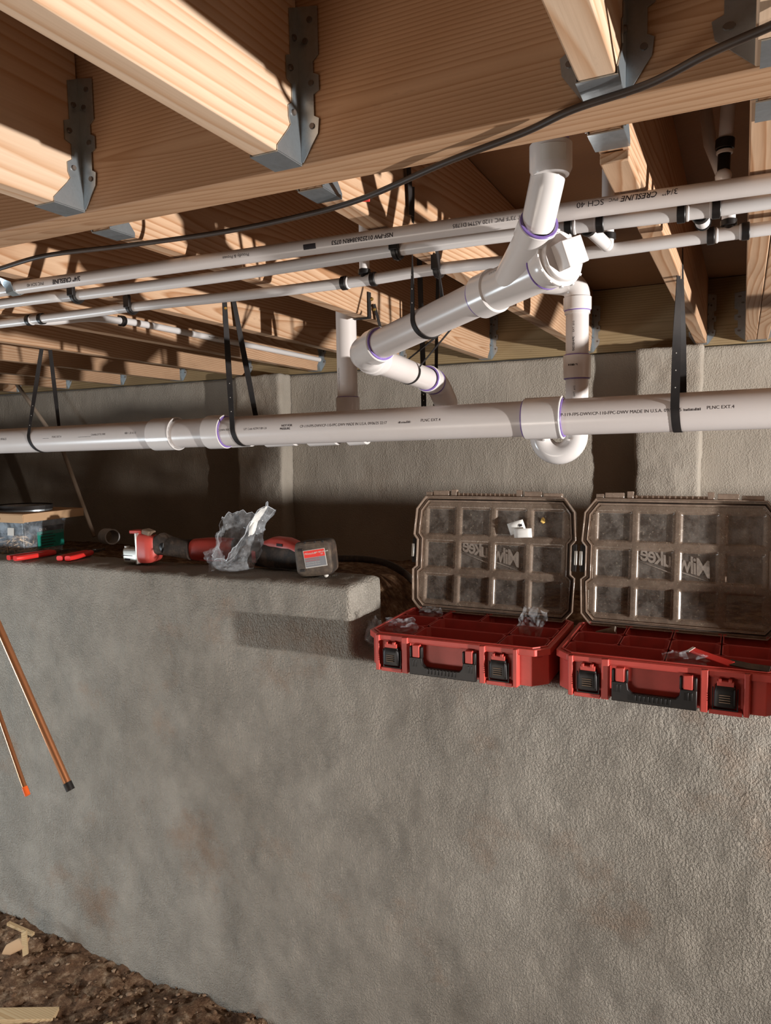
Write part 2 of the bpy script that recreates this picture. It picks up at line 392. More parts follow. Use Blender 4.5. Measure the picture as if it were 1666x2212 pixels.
def text_mesh(body, size, shear=0.0, extrude=0.0, bold=0.0, space=1.0, cuts=False):
    cu = bpy.data.curves.new('txt', 'FONT'); cu.body = body; cu.size = size; cu.shear = shear; cu.extrude = extrude
    cu.offset = bold; cu.space_character = space; cu.resolution_u = 3
    o = bpy.data.objects.new('txt', cu); COL.objects.link(o)
    bpy.context.view_layer.update()
    me = bpy.data.meshes.new_from_object(o.evaluated_get(bpy.context.evaluated_depsgraph_get()))
    bpy.data.objects.remove(o); bpy.data.curves.remove(cu)
    bm = bmesh.new(); bm.from_mesh(me)
    bmesh.ops.triangulate(bm, faces=bm.faces)
    vs = [v.co.copy() for v in bm.verts]; bm.verts.index_update(); fs = [tuple(v.index for v in f.verts) for f in bm.faces]
    bm.free(); bpy.data.meshes.remove(me)
    if cuts:                                   # slice the letters into thin bands so that they can wrap round a pipe
        band = size / 8.0; nv, nf = [], []
        def clip(poly, y, keep_above):
            out = []
            for a, b in zip(poly, poly[1:] + poly[:1]):
                ia = (a.y >= y) == keep_above or a.y == y; ib = (b.y >= y) == keep_above or b.y == y
                if ia: out.append(a)
                if ia != ib: out.append(a.lerp(b, (y - a.y) / (b.y - a.y)))
            return out
        for f in fs:
            p = [vs[k] for k in f]; y0 = min(q.y for q in p); y1 = max(q.y for q in p)
            for k in range(math.floor(y0 / band), math.floor(y1 / band) + 1):
                q = clip(p, k * band, True)
                if len(q) > 2: q = clip(q, (k + 1) * band, False)
                if len(q) > 2: nf.append(tuple(range(len(nv), len(nv) + len(q)))); nv += q
        vs, fs = nv, nf
    return vs, fs
def print_on_pipe(parent, body, p0, axis, out, r, s0, size, dtheta=0.0, flip=False, mat='ink', xs=1.0, shear=0.0, bold=0.0, name='printed_text'):
    vs, fs = text_mesh(body, size, shear=shear, bold=bold, cuts=True)
    A = V(axis).normalized(); U = V(out); U = (U - A * U.dot(A)).normalized(); W = U.cross(A); q = []
    sg = -1 if flip else 1
    for v in vs:
        s_ = s0 + sg * v.x * xs; th = dtheta + sg * v.y / r
        q.append(V(p0) + A * s_ + (U * math.cos(th) + W * math.sin(th)) * (r + 0.00018))
    mb = MB(); mb.add(q, fs); return mb.build(name, mat, parent, smooth=False)
def flat_text(parent, body, o, ax, ay, size, mat='ink', shear=0.0, bold=0.0, name='printed_text', th=0.0, az=None):
    vs, fs = text_mesh(body, size, shear=shear, bold=bold, extrude=th)
    o, ax, ay = V(o), V(ax), V(ay); az = V(az) if az else ax.cross(ay)
    mb = MB(); mb.add([o + ax * v.x + ay * v.y + az * v.z for v in vs], fs); return mb.build(name, mat, parent, smooth=False)
def blob(c, r, seed=0, amp=0.3, sub=2, squash=(1, 1, 1)):
    bm = bmesh.new(); bmesh.ops.create_icosphere(bm, subdivisions=sub, radius=1.0)
    vs = []
    for v in bm.verts:
        n = noise.noise(v.co * 1.7 + V((seed * 3.1, seed, -seed))); p = v.co * (1 + amp * n)
        vs.append(V(c) + V((p.x * squash[0], p.y * squash[1], p.z * squash[2])) * r)
    bm.verts.index_update(); fs = [tuple(v.index for v in f.verts) for f in bm.faces]; bm.free(); return vs, fs
# ================================================================== THE SHELL
def grid(name, x0, x1, y0, y1, step, zf, mat, kind='structure', label=None):
    nx = int((x1 - x0) / step) + 1; ny = int((y1 - y0) / step) + 1; mb = MB()
    vs = [V((x0 + (x1 - x0) * i / nx, y0 + (y1 - y0) * j / ny, 0)) for j in range(ny + 1) for i in range(nx + 1)]
    for p in vs: p.z = zf(p.x, p.y)
    fs = [(j * (nx + 1) + i, j * (nx + 1) + i + 1, (j + 1) * (nx + 1) + i + 1, (j + 1) * (nx + 1) + i) for j in range(ny) for i in range(nx)]
    mb.add(vs, fs); o = mb.build(name, mat, angle=180); return tag(o, kind=kind)
def fz(x, y):
    p = V((x, y, 0)); near = max(0.0, min(1.0, (y - 0.9) / 0.9))
    z = -1.86 + 0.035 * noise.noise(p * 2.1) + 0.03 * noise.noise(p * 5.3) * near
    z += 0.036 * abs(noise.noise(p * 13)) * near + 0.015 * noise.noise(p * 32) * near + 0.006 * noise.noise(p * 70) * near
    z += 0.05 * math.exp(-((x + 2.62) / 0.30) ** 2 - ((y - 1.7) / 0.25) ** 2)
    return z
grid('floor', -3.3, -0.6, 0.5, 1.86, 0.0125, fz, 'dirt')
o = grid('floor', -7, 4.6, -3.2, 0.52, 0.12, lambda x, y: fz(x, 0.5), 'dirt')
o = grid('floor', -7, -3.28, 0.48, 1.86, 0.06, fz, 'dirt')
o = grid('floor', -0.62, 4.6, 0.48, 1.86, 0.06, fz, 'dirt')
def sz(x, y):
    t = max(0.0, min(1.0, (-0.95 - x) / 0.18)); t = t * t * (3 - 2 * t); f = max(0.0, (y - 2.0) / 1.16); f = min(f, 1)
    za = -0.425 - 0.14 * f; zb = -0.625 - 0.03 * f; p = V((x, y, 0))
    return zb + (za - zb) * t + 0.012 * noise.noise(p * 4) + 0.010 * noise.noise(p * 15) + 0.004 * noise.noise(p * 45)
grid('floor', -4.4, 0.6, 1.93, 3.3, 0.016, sz, 'dirt')
grid('floor', -7, -4.38, 1.93, 3.3, 0.08, sz, 'dirt')
grid('floor', 0.58, 4.6, 1.93, 3.3, 0.08, sz, 'dirt')

TEX = {}
def cloud(name, size, depth=3):
    if name not in TEX:
        t = bpy.data.textures.new(name, 'CLOUDS'); t.noise_scale = size; t.noise_depth = depth; TEX[name] = t
    return TEX[name]
def masonry(name, boxes, mat, vox, disp, org, kind='structure', label=None, cat=None):
    mb = MB()
    for lo, hi in boxes: mb.box(lo, hi)
    o = mb.build(name, mat, org=org, angle=180)
    r = o.modifiers.new('voxel', 'REMESH'); r.mode = 'VOXEL'; r.voxel_size = vox; r.use_smooth_shade = True
    s = o.modifiers.new('soften', 'SMOOTH'); s.iterations = 2; s.factor = 0.5
    for sz_, st in disp:
        d = o.modifiers.new('lumps', 'DISPLACE'); d.texture = cloud('clouds_%g' % sz_, sz_); d.strength = st; d.mid_level = 0.5; d.texture_coords = 'LOCAL'
    return tag(o, label, cat, None, kind)
# low retaining wall: one course higher at the left
masonry('wall_front', [((-4.6, 1.79, -2.05), (3.0, 1.99, -0.606)), ((-4.6, 1.79, -0.8), (-0.982, 1.99, -0.402)), ((0.74, 1.79, -0.8), (3.0, 1.99, -0.402))],  # the raised course at the right is unseen, added to shadow wall_back
        'wallf', 0.0125, [(0.30, 0.018), (0.07, 0.006), (0.028, 0.0035)], (0, 1.79, -2.05))
# foundation wall below the ledger
masonry('wall_back', [((-6.5, 3.17, -0.95), (4.6, 3.37, 0.352))], 'wallb', 0.026, [(0.35, 0.016), (0.09, 0.007)], (0, 3.17, -0.95))
for i, (xa, xb) in enumerate(((-2.325, -2.045), (-0.372, -0.127))):
    o = masonry('pilaster', [((xa, 3.06, -0.85), (xb, 3.168, 0.355))], 'wallb', 0.012, [(0.2, 0.016), (0.06, 0.007), (0.025, 0.003)], (xa, 3.06, -0.85),
                None, ['parged pilaster on the foundation wall behind the crumpled bag, face half shadowed', 'rough parged pilaster on the foundation wall behind the right organizer lid'][i], 'pilaster')
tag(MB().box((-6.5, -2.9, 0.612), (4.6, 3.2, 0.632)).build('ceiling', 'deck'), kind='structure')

# ================================================================== TIMBER
def board(name, x0, x1, y0, y1, z0, z1, mat, label, cat, group=None, dx=0.0, bev=0.002):
    """straight board along Y (dx: sideways drift of its far end)"""
    mb = MB(); n = 10
    vs = []
    for i in range(n + 1):
        t = i / n; y = y0 + (y1 - y0) * t; s = dx * t
        vs += [V((x0 + s, y, z0)), V((x1 + s, y, z0)), V((x1 + s, y, z1)), V((x0 + s, y, z1))]
    fs = [(0, 3, 2, 1)] + [(n * 4, n * 4 + 1, n * 4 + 2, n * 4 + 3)]
    for i in range(n):
        for k in range(4): fs.append((i * 4 + k, i * 4 + (k + 1) % 4, i * 4 + 4 + (k + 1) % 4, i * 4 + 4 + k))
    mb.add(vs, fs)
    return tag(mb.build(name, mat, bevel=bev), label, cat, group)
ZJ = 0.360; ZT = 0.610
gb = MB(); gb.box((-5.0, 0.842, ZJ - 0.002), (4.4, 0.8805, ZT)); tag(gb.build('girder_ply', 'girder', bevel=0.003),
    'wide pine girder plank facing the camera, carrying the near joist hangers', 'beam')
gb = MB(); gb.box((-5.0, 0.8815, ZJ + 0.001), (4.4, 0.920, ZT)); tag(gb.build('girder_ply', 'girder', bevel=0.003),
    'rear pine girder plank, seen as the back half of the girder underside', 'beam')
FL = ['joist nearest the doubled joist, crossed by the long tubes above the right drain strap',
      'lit joist running behind the cleanout plug and ending beside the trap riser',
      'lit joist crossing above the sloping white branch pipe',
      'lit joist with bare wood end above the left short riser pipe',
      'joist with the thin tube clipped along its side',
      'joist just left of the one with the clipped tube',
      'joist whose end hanger shows second from left above the dark foundation',
      'joist whose end hanger shows above the left drain strap',
      'joist at the left picture edge above the dark foundation wall',
      'farthest left joist, only its low end showing above the leaning pole']
FL = ['pine joist %s' % s[6:] if s.startswith('joist') else 'pine ' + s for s in FL]
FJ = []
for k in range(11):
    xn = -0.168 - 0.4045 * k; xf = -0.156 - 0.4367 * k
    if k == 10: lab, grp = 'pine joist beyond the left picture edge', 'joists outside the picture'
    else: lab, grp = FL[k], 'joists from girder to foundation'
    FJ.append((xn, xf))
    board('floor_joist', xn, xn + 0.038, 0.922, 3.158, ZJ, ZT, 'joist', lab, 'joist', grp, dx=xf - xn)
for i, x in enumerate((0.003, 0.0425)):
    board('floor_joist', x, x + 0.038, 0.922, 3.158, ZJ, ZT, 'joist', ['left plank of the doubled joist at the right edge, behind the tubes',
          'right plank of the doubled joist at the right edge, cut by the frame'][i], 'joist', 'doubled joist', dx=0.012)
for i in range(8):
    x = 0.42 + 0.4064 * i
    board('floor_joist', x, x + 0.038, 0.922, 3.158, ZJ, ZT, 'joist', 'pine joist beyond the right picture edge', 'joist', 'joists outside the picture')
NL = ['bark-edged pine joist meeting the girder above the black cable', 'large pale pine joist crossing the top left corner to the tall steel hanger',
      'pine joist end at the left edge held by the lower steel hanger', 'pine joist beyond the near left picture edge']
NX = (-0.155, -0.556, -0.944, -1.35, -1.76, -2.17, -2.58)
for i, x in enumerate(NX):
    board('floor_joist', x, x + 0.038, -2.4, 0.840, ZJ, ZT, 'joist_pale', NL[min(i, 3)], 'joist', 'joists on the near side of the girder' if i < 3 else 'joists outside the picture')
for i, x in enumerate((0.006, 0.045, 0.45, 0.86, 1.27, 1.68, 2.09, 2.5, 2.91, 3.32, 3.73)):
    board('floor_joist', x, x + 0.038, -2.4, 0.840, ZJ, ZT, 'joist_pale', 'pale joist end at the top right corner above the cable' if i == 0 else 'pine joist beyond the right picture edge', 'joist',
          'joists on the near side of the girder' if i == 0 else 'joists outside the picture')
tag(MB().box((-6.5, 3.160, 0.356), (4.6, 3.198, 0.610)).build('ledger_board', 'ledger', bevel=0.002),
    'greenish treated ledger board on top of the foundation wall holding the joist ends', 'board')
# scabbed cleats under the joist by the cleanout riser
o = MB(); o.box((-0.166, 0.985, 0.345), (-0.130, 1.105, 0.3585)); tag(o.build('wood_cleat', 'joist', bevel=0.002),
    'short wooden cleat under the joist right of the white riser, ending above the printed pipe', 'board')

# ================================================================== STEEL JOIST HANGERS
def make_hanger(loc, label, group):
    """header face is the plane y = 0, the joist comes from -y, joist centred on x = 0, its underside at z = 0"""
    t = thing('joist_hanger', loc, label, 'joist hanger', group)
    ORG[t.name] = V((0, 0, 0)); T = 0.0014; wj = 0.0195
    MB().box((-wj - T, -0.056, -T - 0.0005), (wj + T, -0.0005, -0.0005)).build('seat', 'steel', t)
    prof = [(0, 0), (0.056, 0), (0.056, 0.006), (0.030, 0.034), (0.024, 0.042), (0.028, 0.050), (0.028, 0.064), (0.019, 0.070), (0.019, 0.092), (0.030, 0.095),
            (0.030, 0.122), (0.020, 0.127), (0.020, 0.182), (0.0, 0.192)]
    fl = [(0, 0.002), (0.004, 0.002), (0.027, 0.034), (0.029, 0.052), (0.022, 0.056), (0.022, 0.082), (0.030, 0.086), (0.030, 0.104), (0.022, 0.108), (0.022, 0.122), (0.030, 0.128),
          (0.030, 0.186), (0.0, 0.192)]
    for s in (-1, 1):
        MB().prism(prof, (s * (wj + T), 0, 0), (0, -1, 0), (0, 0, 1), (-s, 0, 0), T * 0.9).build('side_plate', 'steel', t, smooth=False)
        f = MB().prism(fl, (s * wj, -0.0005, 0), (s, 0, 0), (0, 0, 1), (0, -1, 0), T).build('flange', 'steel', t, smooth=False)
        for (x, z) in ((0.019, 0.044), (0.019, 0.096), (0.012, 0.148), (0.019, 0.172)):
            MB().tube([(s * (wj + x), -0.001, z), (s * (wj + x), -0.0036, z)], [0.0042, 0.0036], 10).build('nail_head', 'nail', t)
        for (y, z) in ((0.018, 0.058), (0.022, 0.110), (0.012, 0.150)):
            MB().tube([(s * (wj + T), -y, z), (s * (wj + T + 0.003), -y, z)], [0.0042, 0.0034], 10).build('nail_head', 'nail', t)
    return t
h0 = make_hanger((-0.537, 0.841, ZJ), 'tall galvanised hanger holding the large pale joist at top centre left', 'joist hangers on the near face of the girder')
copy_tree(h0, (-0.925, 0.841, ZJ), 0, 'galvanised hanger holding the joist end at the left edge', 'joist hangers on the near face of the girder')
copy_tree(h0, (-0.136, 0.841, ZJ), 0, 'blurred galvanised hanger on the bark-edged joist above the cable', 'joist hangers on the near face of the girder')
h = copy_tree(h0, (0.044, 0.841, ZJ), 0, 'wide galvanised hanger in the top right corner above the cable', 'joist hangers on the near face of the girder'); h.scale.x = 1.6
BL = ['grey hanger seat under the girder right of the white riser elbow', 'grey hanger seat under the girder above the red-marked cable',
      'grey hanger seat under the girder above the left part of the cable']
for k in range(3):
    xn, xf = FJ[k]; copy_tree(h0, (xn + 0.019, 0.921, ZJ), math.pi, BL[k], 'joist hangers on the rear face of the girder')
h = copy_tree(h0, (0.042, 0.921, ZJ), math.pi, 'wide hanger seat at the right edge below the girder', 'joist hangers on the rear face of the girder'); h.scale.x = 1.6
LLb = ['hanger at the ledger end of the joist above the right pilaster', 'hanger on the ledger just right of the trap riser pipe', 'tall shiny hanger on the ledger below the sloping branch pipe',
       'hanger on the ledger hidden behind the short branch pipe', 'small hanger on the ledger at the end of the clipped tube', 'hanger on the ledger above the pilaster with the strap shadow',
       'hanger on the ledger fourth from the left edge', 'hanger on the ledger third from the left edge, above the drain coupling gap', 'hanger on the ledger just right of the left drain strap',
       'hanger on the ledger at the far left beside the pole top']
for k in range(10):
    xn, xf = FJ[k]; copy_tree(h0, (xf + 0.019, 3.159, ZJ), 0, LLb[k], 'joist hangers on the ledger')
h = copy_tree(h0, (0.055, 3.159, ZJ), 0, 'wide hanger on the ledger under the doubled joist', 'joist hangers on the ledger'); h.scale.x = 1.6

# ================================================================== MAIN DRAIN
def dz(x): return 0.060 + 0.0104 * (x - 0.06)
D0 = V((-4.4, 1.82, dz(-4.4))); D1 = V((1.5, 1.82, dz(1.5))); DA = (D1 - D0).normalized(); RD = 0.0445
dr = thing('drain_pipe', (-1.0, 1.82, 0.0), 'thick white PVC drain pipe hung level across the whole picture', 'pipe')
MB().tube([D0, D1], RD, 128).build('pipe', 'pvc', dr)
def dp(x): return D0 + DA * ((x + 4.4) / DA.x)
def ring(a, b, ro, ri, name, mat, par, bev=0.0015, n=48): return MB().sleeve(a, b, ro, ri, n, bev).build(name, mat, par)
for a, b, k in ((-1.700, -1.605, 0), (-1.478, -1.414, 1), (-0.482, -0.388, 2)):
    c = ring(dp(a), dp(b), 0.0515, RD, 'coupling', 'fit', dr)
    if k: ring(dp(b) - DA * 0.001, dp(b) + DA * 0.0025, RD + 0.004, RD, 'primer_ring', 'primer', dr, 0.0004)
    if k == 2: ring(dp(a) - DA * 0.003, dp(a) + DA * 0.001, RD + 0.004, RD, 'primer_ring', 'primer', dr, 0.0004); ring(dp(b) - DA * 0.004, dp(b), 0.0535, RD, 'coupling_lip', 'fit', c)
    if k == 0: ring(dp(b) - DA * 0.004, dp(b), 0.0525, RD, 'coupling_lip', 'fit', c)
def dtext(body, x, size, dth=0.06, xs=1.0, bold=0.0): print_on_pipe(dr, body, dp(0), DA, (0, -1, 0), RD, (x - 0) / DA.x, size, dth, xs=xs, bold=bold)
TS = 0.0105
dtext('CP-119-FPS-DWV/CP-110-FPC-DWV MADE IN U.S.A. 09/06/25', -0.393, TS, 0.02, 1.0)
dtext('PLNC EXT.4', -0.064, TS, 0.06, 1.0)
dtext('CP-119-FPS-DWV/CP-110-FPC-DWV MADE IN U.S.A. 09/06/25 22:17', -1.122, TS, 0.02, 0.90)
dtext('PLNC EXT.4', -0.75, TS, 0.06, 1.0)
dtext('NOT FOR', -1.185, TS * 0.8, 0.14, 1.0, 0.0002); dtext('PRESSURE', -1.19, TS * 0.8, -0.06, 0.95, 0.0002)
dtext('LAR CORE PVC-DWV PIPE', -1.462, TS * 0.85, 0.02, 0.9); dtext('U.P. Code ASTM F 891-24', -1.318, TS * 0.85, 0.02, 0.85)
dtext('CHARLOTTE PIPE', -1.94, TS * 0.8, 0.1, 1.0); dtext('480 I .25 0.5 5', -1.79, TS * 0.9, 0.1, 0.9)
dtext('CP-119-FPS-DWV MADE IN U.S.A. 09/06/25', -2.52, TS, 0.06, 0.85); dtext('PLNC EXT.4', -2.125, TS * 0.9, 0.06, 0.9)
for x0, wd in ((-0.112, 0.034), (-0.815, 0.036), (-2.17, 0.03), (-2.0, 0.06)):
    mb = MB(); xx = 0.0; rr = random.Random(int(abs(x0) * 1000))
    while xx < wd:
        ww = rr.choice((0.0006, 0.001, 0.0018)); h1 = rr.uniform(0.5, 1.0) * 0.006 if x0 > -2 else 0.0012
        for th0, th1 in ((0.02, 0.02 + h1 / RD),):
            q = []
            for s_, th in ((xx, th0), (xx + ww, th0), (xx + ww, th1), (xx, th1)):
                p = dp(x0 + s_); q.append(V((p.x, p.y - (RD + 0.0002) * math.cos(th), p.z + (RD + 0.0002) * math.sin(th))))
            mb.add(q, [(0, 1, 2, 3)])
        xx += ww + rr.choice((0.0007, 0.0012))
    mb.build('printed_code', 'ink', dr, smooth=False)

# ================================================================== STRAPS ROUND THE DRAIN
def loop_strap(name, top, c, r, wdt, label, axis=(1, 0, 0), top2=None, skew=0.0, group='black pipe straps', screw=None, sag=0.0, w_top=None):
    """strap from top down the camera side of a pipe, under it and back up to top2"""
    top = V(top); c = V(c); top2 = V(top2) if top2 else top + V((0, 0.012, 0)); A = V(axis).normalized()
    t = thing(name, (c.x, c.y, c.z - r), label, 'strap', group)
    B = V((0, 0, 1)); B = (B - A * B.dot(A)).normalized(); F = A.cross(B)
    if F.y > 0: F = -F
    rr = r + 0.0012; pts = [top]; m_ = 0
    a0 = 20; n = 22
    for i in range(n + 1):
        a = math.radians(-a0 + (180 + 2 * a0) * i / n)
        pts.append(c + F * rr * math.cos(a) - B * rr * math.sin(a) + A * (skew * (i / n - 0.5)))
    pts.append(top2)
    full = []
    for i in range(len(pts) - 1):
        k = 10 if i in (0, len(pts) - 2) else 1
        for j in range(k): full.append(pts[i].lerp(pts[i + 1], j / k))
    full.append(pts[-1])
    wd = []; nf = len(full)
    for i in range(nf):
        k = min(i, nf - 1 - i) / 10.0; k = max(0.0, min(1.0, k)); k = k * k * (3 - 2 * k)
        d = V((0.25, 0.97, 0)) * (1 - k) + (A if A.y >= -0.1 else -A) * k; wd.append(d.normalized())
    MB().ribbon(full, wd, [wdt] * nf, 0.0013).build('band', 'strap', t)
    mb = MB(); 
    for i in range(6, 9):
        p = top.lerp(pts[1], i / 9.0); d = (pts[1] - top).normalized(); nn = d.cross(A).normalized()
        if nn.y > 0: nn = -nn
        mb.tube([p + nn * 0.0005, p + nn * 0.0010], 0.0014, 8)
    mb.build('punched_holes', 'whitelabel', t)
    if screw is not None:
        for s_ in screw: MB().tube([V(s_), V(s_) + V((0.004, -0.001, 0))], [0.005, 0.0035], 12).build('screw', 'brass', t)
    return t
loop_strap('pipe_strap', (-0.128, 1.80, 0.420), (-0.125, 1.82, dz(-0.125)), RD, 0.019, 'long black strap hanging the drain in front of the right pilaster', top2=(-0.126, 1.835, 0.43), skew=0.01)
x3 = FJ[3][0] + (FJ[3][1] - FJ[3][0]) * 0.4 + 0.040
loop_strap('pipe_strap', (x3 + 0.002, 1.78, 0.435), (-1.345, 1.82, dz(-1.345)), RD, 0.017, 'black strap round the drain in front of the left pilaster, screwed with one gold screw', top2=(x3 + 0.004, 1.82, 0.44),
           skew=0.03, screw=[(x3 + 0.004, 1.78, 0.405)])
loop_strap('pipe_strap', (-2.262, 1.87, 0.362), (-2.215, 1.82, dz(-2.215)), RD, 0.014, 'narrow black strap holding the left end of the drain, open in a V', top2=(-2.255, 1.90, 0.362), skew=0.055)
# ================================================================== BRANCH PIPE WITH WYE AND CLEANOUT
R2, R15 = 0.0302, 0.0245
bp = thing('branch_drain_pipe', (-0.5, 1.3, 0.0), 'white PVC branch with square cleanout plug, sloping left and down behind the drain', 'pipe')
Lp, Wp, Cp = V((-0.711, 1.413, 0.200)), V((-0.318, 1.177, 0.259)), V((-0.244, 1.1195, 0.2685))
ax = (Wp - Lp).normalized(); ax2 = (Cp - Wp).normalized()
P_ = lambda s: Wp + ax * s
H0 = P_(-0.105)
MB().tube([Lp + ax * 0.01, Wp], R2, 80).build('pipe', 'pvc', bp)
wy = MB().tube([P_(-0.062), P_(-0.055), Wp, P_(0.05), P_(0.056)], [0.0345, 0.0335, 0.0335, 0.0345, 0.0352], 48)
Bh = V((-0.267, 1.082, 0.3130)); Be = V((-0.2416, 1.045, 0.381)); bx = (Bh - (Wp - ax * 0.02)).normalized()
wy.tube([Wp - ax * 0.025, Bh - bx * 0.028], [0.031, 0.0265], 40)
wy = wy.build('wye_fitting', 'fit', bp)
ring(P_(-0.100), P_(-0.060), 0.0372, R2, 'hub', 'fit', wy, 0.003)
ring(P_(-0.1025), P_(-0.099), R2 + 0.0042, R2, 'primer_ring', 'primer', bp, 0.0004)
ring(Bh - bx * 0.032, Bh, 0.0292, R15 - 0.001, 'hub', 'fit', wy, 0.002)
ring(Bh - bx * 0.001, Bh + bx * 0.0018, 0.0284, R15, 'primer_ring', 'primer', bp, 0.0004)
# cleanout adapter and square-headed plug
a0 = Wp + ax2 * 0.060
ring(a0 - ax2 * 0.0015, a0 + ax2 * 0.001, 0.0366, R2, 'primer_ring', 'primer', bp, 0.0004)
cl = MB().tube([a0, a0 + ax2 * 0.003, a0 + ax2 * 0.028, a0 + ax2 * 0.030], [0.0350, 0.0362, 0.0362, 0.0350], 48).build('cleanout_adapter', 'fit', bp)
ca = a0 + ax2 * 0.029
MB().sleeve(ca, ca + ax2 * 0.006, 0.0415, 0.030, 48, 0.001).build('adapter_rim', 'fit', cl)
U1 = V((0, 0, 1)); U1 = (U1 - ax2 * U1.dot(ax2)).normalized(); U2 = ax2.cross(U1)
mb = MB()
for k in range(12):
    a = 2 * math.pi * k / 12; d = U1 * math.cos(a) + U2 * math.sin(a)
    mb.obox(ca + ax2 * 0.003 + d * 0.0418, (d, ax2, d.cross(ax2)), (0.0016, 0.003, 0.002))
mb.build('grip_lugs', 'fit', cl)
pl = MB().tube([ca, ca + ax2 * 0.007, ca + ax2 * 0.012, ca + ax2 * 0.0145, ca + ax2 * 0.0145], [0.0360, 0.0360, 0.0360, 0.0345, 0.031], 48, True)
pl = pl.build('cleanout_plug', 'fit', bp)
rot = math.radians(20); q1 = U1 * math.cos(rot) + U2 * math.sin(rot); q2 = ax2.cross(q1)
MB().obox(ca + ax2 * 0.026, (q1, q2, ax2), (0.0195, 0.0195, 0.0125)).build('square_head', 'fit', pl, bevel=0.0012)
# riser: 45 street elbow and stub through the subfloor
el = MB(); path = fillet([Bh - bx * 0.01, Be - (Be - Bh).normalized() * 0.022, Be + V((0, 0.0, 0.012))], 0.05, 6)
el.tube(path, [0.0242] * len(path), 40); el = el.build('elbow', 'fit', bp)
MB().tube([Be + V((0, 0, -0.018)), Be + V((0, 0, -0.010)), Be + V((0, 0, 0.022)), Be + V((0, 0, 0.024))], [0.0250, 0.0290, 0.0290, 0.0275], 48).build('elbow_hub', 'fit', el)
print_on_pipe(el, '1-1/2', Be, (0, 0, 1), (0.5, -0.9, 0), 0.0290, 0.002, 0.004, -0.1)
MB().tube([Be + V((0, 0, 0.02)), (Be.x, Be.y, 0.62)], 0.0241, 40).build('riser_pipe', 'pvc', bp)
ring(Be + V((0, 0, 0.024)), Be + V((0, 0, 0.036)), 0.0246, 0.023, 'primer_ring', 'primer', bp, 0.0002)
MB().prism([(-0.004, 0.006), (0.004, 0.006), (0.0, -0.008)], (Bh + Be) / 2 + V((0.012, -0.0226, 0.008)), (0.9, 0.42, 0), (0.1, 0.1, 1), (0.42, -0.9, 0), 0.0008).build('moulded_arrow', 'ink', el, smooth=False)
# label sticker on the hub
mb = MB(); q = []
for i in range(9):
    th = -0.55 + 1.25 * i / 8
    for z_ in (-0.006, 0.016): q.append(Be + V((math.sin(th + 0.28) * 0.0295, -math.cos(th + 0.28) * 0.0295, z_)))
mb.add(q, [(2 * i, 2 * i + 2, 2 * i + 3, 2 * i + 1) for i in range(8)]).build('sticker', 'white', el, smooth=True)
# sweep at the lower end, second leg and elbow down behind the drain
E1 = V((-0.765, 1.90, 0.168)); d1 = (E1 - Lp).normalized()
path = fillet([Lp + ax * 0.03, Lp - ax * 0.035, Lp - ax * 0.03 + d1 * 0.10], 0.06, 10)
mb = MB().tube(path, 0.0335, 48); sw = mb.build('sweep_elbow', 'fit', bp)
ring(Lp + ax * 0.012, Lp + ax * 0.044, 0.0370, R2, 'hub', 'fit', sw, 0.002)
ring(Lp + ax * 0.043, Lp + ax * 0.047, R2 + 0.004, R2, 'primer_ring', 'primer', bp, 0.0004)
A1 = Lp - ax * 0.035
MB().tube([A1 + d1 * 0.07, E1], R2, 80).build('pipe', 'pvc', bp)
s1 = A1 + d1 * 0.055
ring(s1, s1 + d1 * 0.03, 0.0365, R2, 'hub', 'fit', sw, 0.002)
E2 = V((-0.755, 1.965, 0.135)); E3 = V((-0.752, 1.97, 0.03))
path = fillet([E1 - d1 * 0.03, E1 + d1 * 0.05, E2 + V((0, 0.02, -0.03)), E3], 0.05, 8)
e2 = MB().tube(path, 0.0335, 40).build('elbow', 'fit', bp)
ring(E1 - d1 * 0.055, E1 - d1 * 0.016, 0.0362, R2, 'hub', 'fit', e2, 0.002)
ring(E1 - d1 * 0.0575, E1 - d1 * 0.054, R2 + 0.004, R2, 'primer_ring', 'primer', bp, 0.0004)
ring(E1 + d1 * 0.004, E1 + d1 * 0.008, 0.0355, R2, 'primer_ring', 'primer', bp, 0.0004)

# prints
def on(p, body, p0, axd, out, r, s0, size, dth=0.0, flip=False, xs=1.0, shear=0.0, bold=0.0): return print_on_pipe(p, body, p0, axd, out, r, s0, size, dth, flip, 'ink', xs, shear, bold)
on(bp, '2\u201d PVC SCH 40 ASTM D 2665 DWV CHARLOTTE PIPE', Lp, ax, (0.1, -0.8, 0.55), R2, 0.075, 0.0075, 0.25, False, 0.9)
on(bp, 'ASTM D 1785 PVC-DWV 2\u201d', A1, d1, (1, -0.1, 0.35), R2, 0.36, 0.011, 0.1, True)
on(bp, 'CE', A1, d1, (1, -0.1, 0.35), R2, 0.17, 0.018, 0.1, True, 1.0, 0.0, 0.0006)
on(wy, '2 x 2 x 1-1/2', Wp, ax, (0.1, -0.8, 0.35), 0.0336, -0.045, 0.0065, 0.12)

# ================================================================== STRAP ON THE BRANCH
c = Lp.lerp(Wp, 0.455); sj = FJ[1][0] + 0.040
t = loop_strap('pipe_strap', (sj + 0.001, 1.235, 0.452), c, R2, 0.012, 'black strap round the middle of the sloping branch pipe', axis=ax, top2=(sj + 0.02, 1.29, 0.40), skew=0.02)
c2 = A1.lerp(E1, 0.60); sj2 = FJ[2][0] + (FJ[2][1] - FJ[2][0]) * 0.44 + 0.040
loop_strap('pipe_strap', (-0.655, 1.80, 0.31), c2, R2, 0.008, 'thin dark strap round the short leg behind the sloping branch', axis=d1, top2=(-0.60, 1.80, 0.362), skew=0.0)
